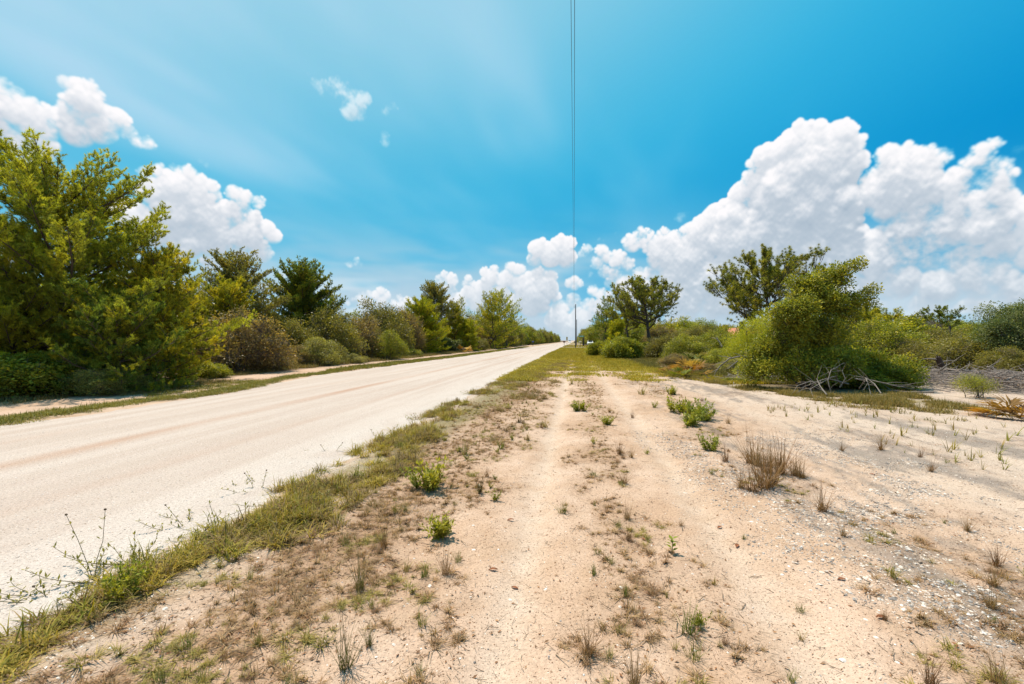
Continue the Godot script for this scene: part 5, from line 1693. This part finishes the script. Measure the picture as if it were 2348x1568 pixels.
# ---------------------------------------------------------------- litter, shells and grit on the sand
func make_litter() -> void:
	var r := rnd(800)
	var shapes := {}
	for k in 3:
		var mb := MB.new()
		mb.ball(Vector3.ZERO, 0.5, 0.28, 0.42, Color(1, 1, 1), 0.25, r)
		shapes["stone%d" % k] = mb.mesh(M.grit)
		mb = MB.new()                                  # a curved chip of shell
		for j in 6:
			var a := TAU * j / 6.0
			var b := TAU * (j + 1) / 6.0
			mb.tri(Vector3(0, 0.22, 0), Vector3(cos(a) * 0.5, r.randf_range(0, 0.06), sin(a) * 0.36), Vector3(cos(b) * 0.5, 0.03, sin(b) * 0.36), Color(1, 1, 1))
		shapes["shell%d" % k] = mb.mesh(M.grit)
		mb = MB.new()                                  # dry stalk or twiglet
		var pts := bent(Vector3(-0.5, 0.02, 0), Vector3(1, 0.05, r.randf_range(-0.3, 0.3)), 1.0, 0.0, 0.25, 3, r)
		mb.tube(pts, 0.022, 0.012, 3, Color(1, 1, 1))
		shapes["stalk%d" % k] = mb.mesh(M.dead_wood)
		mb = MB.new()                                  # dead leaf
		leaf(mb, Vector3(-0.5, 0.02, 0), Vector3(1, 0.1, 0).normalized(), Vector3(0.2, 1, 0.3).normalized(), 1.0, 0.4, Color(1, 1, 1))
		shapes["flake%d" % k] = mb.mesh(M.dry_leaf)
	var bufs := {}
	for key in shapes: bufs[key] = PackedFloat32Array()
	var straw := [Color(0.36, 0.25, 0.15), Color(0.27, 0.175, 0.105), Color(0.44, 0.33, 0.2), Color(0.19, 0.125, 0.08)]
	for i in 110000:
		var s := 1.4 + pow(r.randf(), 1.9) * 17.0
		var p := r.randf_range(-3.2, 6.5)
		var li := litter_amount(p, s)
		if r.randf() > 0.13 + li * 1.1:
			continue
		var t := r.randf()
		var at := ps(p, s)
		var turn := Basis(Vector3.UP, r.randf() * TAU) * Basis(Vector3.RIGHT, r.randfn() * 0.15) * Basis(Vector3.BACK, r.randfn() * 0.15)
		if t < 0.72:
			var l := r.randf_range(0.015, 0.06) * (1.0 if r.randf() < 0.93 else 1.8)
			add_copy(bufs["stalk%d" % (r.randi() % 3)], turn * Basis.from_scale(Vector3(l, l * 1.3, l * 1.3)), at + Vector3(0, 0.002, 0), pick(r, straw))
		else:
			var l := r.randf_range(0.012, 0.035)
			add_copy(bufs["flake%d" % (r.randi() % 3)], turn * Basis.from_scale(Vector3(l, l, l)), at + Vector3(0, 0.003, 0), pick(r, [Color(0.28, 0.13, 0.06), Color(0.36, 0.2, 0.1), Color(0.2, 0.12, 0.07)]))
	for i in 120000:
		var s := 1.4 + pow(r.randf(), 1.8) * 14.0
		var p := r.randf_range(-3.6, 9.0)
		var ga := grey_amount(p, s)
		var edge := smoothstep(-1.9, -2.9, p)
		var right := smoothstep(1.3, 3.2, p) * smoothstep(9.0, 3.0, s) * clampf(0.4 + 1.8 * patches.get_noise_2d(p * 1.3 + 9.0, s * 1.3), 0.0, 1.0)
		var q := maxf(maxf(ga * 0.75, edge * 0.7), right)
		if r.randf() > 0.13 + q:
			continue
		var at := ps(p, s)
		var turn := Basis(Vector3.UP, r.randf() * TAU) * Basis(Vector3.RIGHT, r.randfn() * 0.2) * Basis(Vector3.BACK, r.randfn() * 0.2)
		if r.randf() < 0.45 * (1.0 - ga * 0.6) + edge * 0.35:
			var l := r.randf_range(0.005, 0.015) * (1.5 if right > 0.5 else 1.0) * (1.0 if r.randf() < 0.9 else 1.6)
			add_copy(bufs["shell%d" % (r.randi() % 3)], turn * Basis.from_scale(Vector3(l, l, l)), at, pick(r, [Color(0.66, 0.58, 0.51), Color(0.58, 0.48, 0.40), Color(0.74, 0.69, 0.63)]))
		else:
			var l := r.randf_range(0.005, 0.016)
			add_copy(bufs["stone%d" % (r.randi() % 3)], turn * Basis.from_scale(Vector3(l, l, l)), at, pick(r, [Color(0.30, 0.25, 0.21), Color(0.20, 0.175, 0.16), Color(0.42, 0.33, 0.25), Color(0.36, 0.33, 0.31)]))
	# the shell and grit bank in the right foreground
	for i in 170000:
		var s := 1.3 + pow(r.randf(), 1.3) * 8.5
		var p := r.randf_range(0.9, 4.6)
		var n1 := patches.get_noise_2d(p * 1.3 + 9.0, s * 1.3) + 0.5 * fine.get_noise_2d(p + 9.0, s)
		var q := smoothstep(1.1, 2.4, p + 0.12 * (s - 3.0)) * clampf(0.16 + 1.9 * n1, 0.0, 1.0) * smoothstep(10.0, 6.0, s)
		if r.randf() > q:
			continue
		var turn := Basis(Vector3.UP, r.randf() * TAU) * Basis(Vector3.RIGHT, r.randfn() * 0.25) * Basis(Vector3.BACK, r.randfn() * 0.25)
		var dark := fine.get_noise_2d(p * 0.9 + 60.0, s * 0.9) > -0.2
		var l := r.randf_range(0.005, 0.014) * (1.0 if r.randf() < 0.86 else 2.2)
		if dark and r.randf() < 0.8:
			add_copy(bufs["stone%d" % (r.randi() % 3)], turn * Basis.from_scale(Vector3(l, l, l)), ps(p, s), pick(r, [Color(0.22, 0.19, 0.17), Color(0.34, 0.29, 0.25), Color(0.16, 0.14, 0.125), Color(0.45, 0.40, 0.36)]))
		else:
			add_copy(bufs["shell%d" % (r.randi() % 3)], turn * Basis.from_scale(Vector3(l * 1.4, l * 1.2, l * 1.4)), ps(p, s), pick(r, [Color(0.56, 0.46, 0.38), Color(0.48, 0.37, 0.28), Color(0.66, 0.58, 0.51), Color(0.38, 0.27, 0.19)]))
	for i in 26000:
		var s := 1.8 + pow(r.randf(), 1.6) * 16.0
		var p := -3.0 - pow(r.randf(), 1.7) * 6.5
		var l := r.randf_range(0.004, 0.012) * (1.0 if r.randf() < 0.93 else 1.9)
		var turn := Basis(Vector3.UP, r.randf() * TAU) * Basis(Vector3.RIGHT, r.randfn() * 0.2)
		var at := ps(p, s)
		at.y = maxf(at.y, road_y(p, s))
		add_copy(bufs["stone%d" % (r.randi() % 3)], turn * Basis.from_scale(Vector3(l, l, l)), at, pick(r, [Color(0.66, 0.56, 0.49), Color(0.72, 0.64, 0.58), Color(0.56, 0.45, 0.38), Color(0.46, 0.37, 0.31)]))
	# mats of dead grass lying in the litter
	for k in 3:
		bufs["mat%d" % k] = PackedFloat32Array()
		shapes["mat%d" % k] = A["spread_tuft%d" % k]
	for i in 26000:
		var s := 1.6 + pow(r.randf(), 1.6) * 20.0
		var p := r.randf_range(-3.0, 3.2)
		var li := litter_amount(p, s)
		if r.randf() > li * 1.5 - 0.30:
			continue
		var sc := r.randf_range(0.4, 1.3)
		add_copy(bufs["mat%d" % (r.randi() % 3)], Basis(Vector3.UP, r.randf() * TAU) * Basis.from_scale(Vector3(sc, sc * r.randf_range(0.12, 0.5), sc)), ps(p, s), pick(r, [Color(0.42, 0.26, 0.14), Color(0.33, 0.195, 0.11), Color(0.48, 0.32, 0.18), Color(0.38, 0.25, 0.12)] if patches.get_noise_2d(p * 1.7 + 44.0, s * 1.7) < 0.2 else [Color(0.36, 0.29, 0.075), Color(0.30, 0.25, 0.07), Color(0.41, 0.31, 0.11)]))
	for key in bufs:
		if bufs[key].size():
			tag(many(shapes[key], bufs[key], "gravel" if "st" in key and not "stalk" in key or "shell" in key else "litter"), "", "", "", "stuff")
	# the largest shells and dead leaves, one by one
	var big := 0
	for q in [[1860, 1350], [1795, 1315], [2010, 1300], [1422, 1392], [1425, 1352], [1170, 1365], [985, 1345], [2130, 1310], [2075, 1330], [2105, 1345], [2200, 1365], [2120, 1395], [2180, 1372], [1985, 1425], [2010, 1465], [2060, 1520], [2095, 1500], [1935, 1510], [1905, 1395], [1880, 1340], [375, 1405], [1250, 1350], [1085, 1210], [1085, 1262]]:
		var at := seen(q[0], q[1])
		shell_at(shapes["shell%d" % (big % 3)], at + Vector3(0, 0.002, 0), r.randf_range(0.026, 0.042), "bleached shell piece lying on the sand in the foreground", r)
		big += 1
	while big < 170:
		var s := r.randf_range(1.7, 5.5)
		var p := r.randf_range(1.0, 4.2)
		var right := clampf(0.3 + 1.8 * patches.get_noise_2d(p * 1.3 + 9.0, s * 1.3), 0.0, 1.0) * smoothstep(0.8, 2.2, p)
		if r.randf() > right:
			continue
		shell_at(shapes["shell%d" % (big % 3)], ps(p, s) + Vector3(0, 0.002, 0), 0.014 + 0.03 * pow(r.randf(), 2.0), "bleached shell piece in the shell gravel at right", r)
		big += 1
	for q in [[1170, 1196, "curled red brown dead leaf beside the wheel track, upper one"], [1180, 1340, "curled brown dead leaf beside the wheel track"], [1130, 1310, "brown dead leaf in the litter"], [2000, 1085, "orange brown dead leaf by the grey streak"], [1650, 1205, "brown leaf on the bare sand"], [1690, 1248, "brown leaf near the gravel edge"], [1475, 1240, "red brown leaf on pale sand"], [2020, 1425, "rusty leaf on the shell gravel"], [1930, 1330, "rust coloured leaf on the gravel"]]:
		var o := put(tinted_leaf(), "dead_leaf")
		o.position = seen(q[0], q[1]) + Vector3(0, 0.004, 0)
		o.rotation.y = r.randf() * TAU
		var l := r.randf_range(0.05, 0.075)
		o.scale = Vector3(l, l, l)
		tag(o, q[2], "leaf", "dead leaves on the sand")

func shell_at(mesh: Mesh, at: Vector3, size: float, label: String, r: RandomNumberGenerator) -> void:
	var key := "big_shell%d" % (r.randi() % 3)
	if not A.has(key):
		var mb := MB.new()                             # a shallow ribbed dish
		for j in 12:
			var a := PI * 2.0 * j / 12.0
			var b := PI * 2.0 * (j + 1) / 12.0
			var ra := 0.5 + (0.04 if j % 2 == 0 else -0.02)
			var rb := 0.5 + (0.04 if j % 2 == 1 else -0.02)
			var k := Color(0.68, 0.61, 0.54) * r.randf_range(0.8, 1.1)
			var m1 := Vector3(cos(a) * 0.28, 0.17, sin(a) * 0.22)
			var m2 := Vector3(cos(b) * 0.28, 0.17, sin(b) * 0.22)
			mb.tri(Vector3(0.04, 0.22, 0), m1, m2, k)
			mb.quad(m1, Vector3(cos(a) * ra, 0, sin(a) * ra * 0.8), Vector3(cos(b) * rb, 0, sin(b) * rb * 0.8), m2, k)
		A[key] = mb.mesh(M.grit)
	var o := put(A[key], "shell")
	o.position = at - Vector3(0, size * 0.12, 0)
	o.rotation = Vector3(r.randfn() * 0.2, r.randf() * TAU, r.randfn() * 0.2)
	o.scale = Vector3(size, size, size)
	tag(o, label, "shell", "shells on the sand")

func tinted_leaf() -> Mesh:
	if not A.has("dead_leaf"):
		var mb := MB.new()
		var k := Color(0.30, 0.12, 0.055)
		for sg in [-1.0, 1.0]:
			for j in 4:
				var t0 := j / 4.0
				var t1 := (j + 1) / 4.0
				var w0 := sin(PI * t0) * 0.22
				var w1 := sin(PI * minf(t1, 0.999)) * 0.22
				var c0 := Vector3(t0 - 0.5, 0.10 * sin(PI * t0), 0)
				var c1 := Vector3(t1 - 0.5, 0.10 * sin(PI * t1), 0)
				mb.quad(c0, c0 + Vector3(0, 0.10, sg * w0), c1 + Vector3(0, 0.10, sg * w1), c1, k)
		A["dead_leaf"] = mb.mesh(M.dry_leaf)
	return A["dead_leaf"]
# ---------------------------------------------------------------- sky
# The air and the clouds, as a panorama: cumulus grown from puffs that are given by bearing and height, with billowing noise.
func sky_dir(vx: float, vy: float) -> Vector2:            # a point of the picture (2347 wide) as (bearing, height), radians
	var a := atan2(vx - 1173.5, 1043.0)
	return Vector2(a, atan2((780.5 - vy) * cos(a), 1043.0))

func sky_puffs() -> Array:
	var out := []
	# each: [x scale/offset of the list, wisp, list of x, y, r]
	var lists := [
		[1466.9, 0.0, 0.3898, 0.0, [950,790,80,1170,790,90,1050,850,120,880,900,120,760,960,120,1100,950,150,1230,860,80,980,1050,220,700,1080,110,620,1150,100,900,1200,260,560,1230,90,450,1280,90,380,1340,90,300,1400,80,600,1400,200,200,1430,70,140,1370,40,100,1450,70,40,1400,60,300,1520,120,800,1420,250,1050,1300,200,1180,1000,130,1150,1450,170,950,1560,200,600,1600,200]],
		[1466.9, 0.0, 0.3898, 0.3, [1450,920,80,1560,920,80,1750,920,70,1650,960,110,1500,1010,130,1400,1060,110,1600,1100,150,1350,1150,120,1480,1200,120,1640,1200,140]],
		[1466.9, 0.0, 0.3898, 0.32, [2070,850,45,2000,900,70,1960,960,80,2100,980,70,1880,1060,100,2050,1080,110,1780,1130,90,1650,1230,110,1900,1200,150,2100,1180,100,2240,1230,90,1530,1290,90,1450,1390,90,1800,1350,150,2000,1330,150,1600,1400,150,1400,1500,150,2220,880,25,2190,910,20]],
		[1466.9, 0.0, 0.3898, 0.1, [2200,1270,70,2050,1350,90,1950,1380,80,1850,1400,80,1740,1440,80,1700,1520,80,2100,1450,120,1900,1500,110,2250,1400,100,2330,1300,110,2350,1500,130,1200,1400,60,1130,1420,60,1260,1420,60,1200,1460,80,930,1370,40,990,1340,30,800,1470,60,920,1450,60,1000,1480,70,1100,1490,60,1150,1530,90,880,1530,90,1500,1450,90,1560,1500,90]],
		[1466.9, 0.0, 0.3898, 0.9, [210,1280,22,240,1275,20,270,1265,15,280,1240,10,240,1340,14]],
		[1161.2, 519.5, 0.2863, 0.0, [430,150,90,250,180,90,500,130,60,350,220,110,480,250,90,220,260,70,30,330,60,110,340,50,250,380,70,350,400,60,60,440,60,150,480,110,300,500,120,200,580,150,380,560,60,540,430,50,500,450,45,575,450,42,540,470,45]],
		[1161.2, 519.5, 0.2863, 0.28, [640,180,50,600,230,50,1080,90,90,1000,130,80,760,190,60,1250,60,50,880,260,80,800,240,60,1200,150,110,950,300,70,720,290,60,650,380,45,1350,150,130,1500,100,150,1600,200,150,820,450,50,690,510,55,760,540,60,1150,380,80,1060,370,60,780,110,25,740,100,20,870,45,22,850,50,18,1250,250,130,1400,330,160,1650,400,200,1300,430,120,930,480,110,870,390,80,780,360,60]],
		[1161.2, 519.5, 0.2863, 0.2, [530,590,70,420,640,80,650,640,80,600,720,100,400,740,110,500,800,100,760,650,90,850,600,100,1000,560,120,1200,560,150,1450,560,170,1700,560,180,1350,520,60,1400,480,60,1580,430,60,1600,400,40,1540,640,50]],
		[855.7, 550.0, 0.2082, 0.0, [780,390,60,720,420,50,850,440,90,1040,420,50,1010,480,50,1100,500,60,1330,320,60,1220,350,60,1490,290,60,1580,330,80,1300,420,100,1450,430,110,1650,350,40,1050,600,110,900,600,60,1200,560,120,950,700,120,1120,680,120,1570,480,100,1800,380,90,1900,420,80,1960,400,50,1700,500,100,1850,550,130,1700,600,120,1400,600,120,1500,700,130,1800,700,150,2000,650,90,740,470,60,820,520,80,840,640,60]],
		[855.7, 550.0, 0.2082, 0.1, [80,560,60,30,600,60,140,620,60,280,640,50,370,670,60,460,660,40,230,690,60,-120,600,50,-60,590,50,-150,640,60,-230,650,40,-280,690,40,100,690,80,-100,700,80,300,720,70,450,730,60]],
		[855.7, 550.0, 0.2082, 0.8, [770,270,30,740,295,25,800,295,25]],
		[0.0, 0.0, 0.3508, 0.15, [-80,520,80,0,560,70,90,610,70,180,680,70,270,740,70,350,810,60,100,760,120,250,850,100,0,720,100,430,540,50,500,560,60,580,570,60,630,620,50,550,680,110,680,740,70,760,780,80,820,850,60,650,830,110,900,920,50,960,930,50,1000,960,25,480,760,100,500,860,100,-100,700,120,0,860,120,200,960,130]],
		[0.0, 0.0, 0.3508, 0.1, [950,1130,50,1050,1120,60,1150,1120,60,1230,1130,60,1300,1180,60,1370,1220,60,1150,1230,120,1000,1250,100,1270,1300,110,1400,1280,50,1530,1260,60,1600,1290,60,1680,1320,50,1580,1350,60,1500,1400,100,1640,1430,70,1740,1490,60,1780,1540,60,1350,1430,130,1150,1400,130,1600,1540,110,1400,1560,130,1200,1560,130,1700,1640,80,1550,1660,80,1400,1700,80,1000,1500,130,850,1400,120]],
		[0.0, 0.0, 0.3508, 0.85, [1310,1050,26,1350,1080,28,1390,1100,26,1400,1005,18,330,620,30,300,600,22,1260,970,16,1800,1790,30,1850,1800,28]],
		[0.0, 0.0, 1.0, 0.7, [728,192,16,745,205,20,775,202,28,800,218,28,812,240,28,834,226,19,825,262,18,803,252,25,885,250,18,899,247,13,880,312,13,883,326,12,703,170,9,872,262,8]],
		[0.0, 0.0, 1.0, 0.2, [800,603,12,815,599,12,826,606,9,628,627,11,645,629,12,637,631,12,620,655,16,600,662,14]],
		[0.0, 0.0, 1.0, 0.30, [1950,660,40,2050,640,50,2150,655,45,2250,630,55,2335,660,50,2000,705,30,2120,700,34,2240,705,36,2350,712,34,1890,640,45,1830,680,40,1780,640,50,1700,690,40,1640,700,40,1920,735,24,2060,735,26,2190,742,24,2310,745,26,1560,715,40,1480,735,30]],
		[0.0, 0.0, 1.0, 0.95, [2195,70,10,2208,64,9,2185,76,8,2330,345,14,2315,355,12,1560,497,14,1575,490,11]],
	]
	for l in lists:
		var n: Array = l[4]
		for i in range(0, n.size(), 3):
			var x: float = l[0] + n[i] * l[2]
			var y: float = l[1] + n[i + 1] * l[2]
			var d := sky_dir(x, y)
			out.append([d.x, d.y, n[i + 2] * l[2] * cos(d.x) * cos(d.y) / 1043.0, l[3]])
	# the same weather goes on all round, out of the frame
	var rng := RandomNumberGenerator.new()
	rng.seed = 77
	for c in 26:
		var a := rng.randf_range(0.98, TAU - 0.98)
		var e := rng.randf_range(0.05, 0.32)
		var big := rng.randf_range(0.04, 0.11) * (1.3 - e)
		for k in 16:
			var t := rng.randf_range(-1, 1)
			out.append([wrapf(a + t * big * 2.2, -PI, PI), e + big * (1.0 - t * t) * rng.randf_range(-0.3, 0.9), big * rng.randf_range(0.3, 0.7), 0.2])
	return out

func make_sky() -> Texture2D:
	var w := 4096
	var top := 560                                     # rows above this hold no cumulus
	var rows := 1024 - top
	var per := w / TAU
	var rng := RandomNumberGenerator.new()
	rng.seed = 5
	var tall := PackedFloat32Array()
	tall.resize(w * rows)
	var wisp := PackedFloat32Array()
	wisp.resize(w * rows)
	var puffs := sky_puffs()
	var all := []
	for p in puffs:
		all.append([p[0], p[1], p[2], p[3], 0.0])
		if absf(p[0]) < 0.98 and p[2] > 0.008:
			for k in 9:
				var t := rng.randf_range(-0.5, PI + 0.5)
				var s: float = p[2] * rng.randf_range(0.2, 0.42)
				all.append([p[0] + cos(t) * p[2] * rng.randf_range(0.55, 0.9) / cos(p[1]), p[1] + sin(t) * p[2] * rng.randf_range(0.5, 0.88), s, p[3], p[2] * 0.45])
	for p in all:
		var cx: float = (p[0] + PI) * per
		var cy: float = 1024.0 - p[1] * per - top
		var r: float = p[2] * per
		var rx: float = r / cos(p[1])
		var lift: float = p[4] * per
		for y in range(maxi(0, int(cy - r)), mini(rows, int(cy + r) + 1)):
			var dy := (y - cy) / r
			var half := 1.0 - dy * dy
			if half <= 0.0:
				continue
			var reach := sqrt(half) * rx
			var row := y * w
			for xi in range(int(cx - reach), int(cx + reach) + 1):
				var dx := (xi - cx) / rx
				var q := half - dx * dx
				if q > 0.0:
					var i := row + posmod(xi, w)
					var h := sqrt(q) * r + lift * q
					if h > tall[i]:
						tall[i] = h
						wisp[i] = p[3]
	# billowing noise, and a finer one for torn edges
	var bill := FastNoiseLite.new()
	bill.seed = 3
	bill.noise_type = FastNoiseLite.TYPE_CELLULAR
	bill.cellular_distance_function = FastNoiseLite.DISTANCE_EUCLIDEAN
	bill.cellular_return_type = FastNoiseLite.RETURN_DISTANCE
	bill.frequency = 0.021
	bill.fractal_type = FastNoiseLite.FRACTAL_FBM
	bill.fractal_octaves = 5
	bill.fractal_gain = 0.5
	bill.domain_warp_enabled = true
	bill.domain_warp_amplitude = 22.0
	bill.domain_warp_frequency = 0.02
	var bi := bill.get_image(w, rows, false, false, true)
	bi.convert(Image.FORMAT_L8)
	var bd := bi.get_data()
	var torn := FastNoiseLite.new()
	torn.seed = 9
	torn.frequency = 0.02
	torn.fractal_octaves = 6
	torn.fractal_gain = 0.62
	var ti := torn.get_image(w, rows, false, false, true)
	ti.convert(Image.FORMAT_L8)
	var td := ti.get_data()
	var relief := PackedFloat32Array()
	relief.resize(w * rows)
	for i in w * rows:
		var t := tall[i]
		if t > 0.0:
			var s := minf(t, 26.0)
			relief[i] = t + s * (0.62 * (0.55 - bd[i] / 255.0)) + (td[i] / 255.0 - 0.5) * (8.0 + s * (0.5 + 1.7 * wisp[i])) - 1.5 - 2.0 * wisp[i]
	var sky_rgb := sky_air(w, rows, top)
	var out := PackedByteArray()
	out.resize(w * rows * 3)
	var above := PackedFloat32Array()
	above.resize(w)
	for y in rows:
		var row := y * w
		var high := (1024.0 - top - y) / per
		var air := clampf(1.0 - high / 0.30, 0.0, 1.0)            # far clouds sink into the pale air near the horizon
		air = air * air * 0.42
		for x in w:
			var i := row + x
			var o := i * 3
			var t := relief[i]
			var a := 0.0
			if t > 0.0:
				var soft := 5.5 + 11.0 * wisp[i] + minf(above[x] * 0.22, 15.0)
				a = clampf(t / soft, 0.0, 1.0)
				a = a * a * (3.0 - 2.0 * a)
				if wisp[i] > 0.5:
					a *= 1.0 - 0.45 * wisp[i]
			var acc := above[x]
			if a > 0.0:
				var up := relief[i - w * 4] if y > 3 else 0.0
				var left := relief[i - 4] if x > 3 else 0.0
				var ny := clampf((t - up) * 0.075, -1.0, 1.0)
				var nx := clampf((t - left) * 0.075, -1.0, 1.0)
				var far := relief[i - w * 16] if y > 16 else 0.0
				var broad := clampf((t - far) * 0.028, -1.0, 1.0)
				var shade := 1.0 - exp(-acc / 38.0)
				var lit := 0.96 - 0.86 * shade * (1.0 - 0.75 * clampf(broad * 1.2 + ny * 0.35, 0.0, 1.0)) + 0.16 * ny + 0.12 * broad + 0.05 * nx
				lit = clampf(lit, 0.0, 1.0)
				var r := lerpf(0.60, 0.975, lit)
				var g := lerpf(0.675, 0.968, lit)
				var b := lerpf(0.745, 0.975, lit)
				r = lerpf(r, 0.80, air); g = lerpf(g, 0.875, air); b = lerpf(b, 0.92, air)
				out[o] = int(255.0 * (sky_rgb[o] / 255.0 * (1.0 - a) + r * a))
				out[o + 1] = int(255.0 * (sky_rgb[o + 1] / 255.0 * (1.0 - a) + g * a))
				out[o + 2] = int(255.0 * (sky_rgb[o + 2] / 255.0 * (1.0 - a) + b * a))
				acc = acc + a
			else:
				out[o] = sky_rgb[o]; out[o + 1] = sky_rgb[o + 1]; out[o + 2] = sky_rgb[o + 2]
			above[x] = acc * (0.985 if a > 0.5 else 0.90)
	var low := Image.create_from_data(w, rows, false, Image.FORMAT_RGB8, out)
	var high_rgb := Image.create_from_data(w, top, false, Image.FORMAT_RGB8, sky_air(w, top, 0))
	var pano := Image.create(w, 2048, false, Image.FORMAT_RGB8)
	pano.fill(Color(0.80, 0.76, 0.70))
	for part in [[high_rgb, 0], [low, top]]:                     # the panorama begins ahead of the camera
		var im: Image = part[0]
		pano.blit_rect(im, Rect2i(w / 2, 0, w / 2, im.get_height()), Vector2i(0, part[1]))
		pano.blit_rect(im, Rect2i(0, 0, w / 2, im.get_height()), Vector2i(w / 2, part[1]))
	return ImageTexture.create_from_image(pano)

func sky_air(w: int, rows: int, top: int) -> PackedByteArray:
	# clear air: deeper blue away from the sun, paler near it and near the horizon, with thin veils of high cloud; worked out coarsely and enlarged
	var k := 4
	var cw := w / k
	var ch := maxi(2, rows / k)
	var veil := FastNoiseLite.new()
	veil.seed = 21
	veil.frequency = 1.1
	veil.fractal_octaves = 4
	var im := Image.create(cw, ch, false, Image.FORMAT_RGB8)
	for y in ch:
		var el := PI / 2 - (y * k + k * 0.5 + top) * PI / 2048.0
		for x in cw:
			var az := (x * k + k * 0.5) / w * TAU - PI
			var d := Vector3(sin(az) * cos(el), sin(el), -cos(az) * cos(el))
			var ang := acos(clampf(d.dot(SUN), -1, 1))
			var near := clampf(1.0 - ang / 1.42, 0.0, 1.0)
			var deep := Color(0.0, 0.525, 0.78)
			var mid := Color(0.22, 0.69, 0.86)
			var pale := Color(0.545, 0.785, 0.88)
			var c := deep.lerp(mid, smoothstep(0.0, 0.36, near)).lerp(pale, smoothstep(0.26, 0.58, near))
			c = c.lerp(Color(0.80, 0.885, 0.955), smoothstep(0.62, 1.0, near) * 0.9)
			var p := d / maxf(d.y + 0.18, 0.05)
			var v := veil.get_noise_3d(p.x * 0.9 + p.z * 0.35, p.z * 0.35 - p.x * 0.15, 3.0) * 0.5 + 0.5
			v = smoothstep(0.36, 0.82, v) * smoothstep(0.10, 0.5, near)
			c = c.lerp(Color(0.76, 0.86, 0.935), v * 0.75)
			var hz := clampf(1.0 - el / 0.34, 0.0, 1.0)
			c = c.lerp(Color(0.72, 0.85, 0.915), pow(hz, 1.5) * 0.9)
			var low := veil.get_noise_3d(az * 2.2 + el * 2.0, el * 9.0, 9.0) * 0.5 + 0.5
			var band := smoothstep(0.32, 0.62, low) * smoothstep(0.30, 0.06, el)
			c = c.lerp(Color(0.75, 0.815, 0.87), band * 0.85)
			var bright := veil.get_noise_3d(az * 3.0 - el * 3.0, el * 15.0, 19.0) * 0.5 + 0.5
			c = c.lerp(Color(0.93, 0.94, 0.955), smoothstep(0.5, 0.8, bright) * clampf(1.0 - el / 0.2, 0.0, 1.0) * 0.9)
			im.set_pixel(x, y, c)
	im.resize(w, rows, Image.INTERPOLATE_CUBIC)
	return im.get_data()
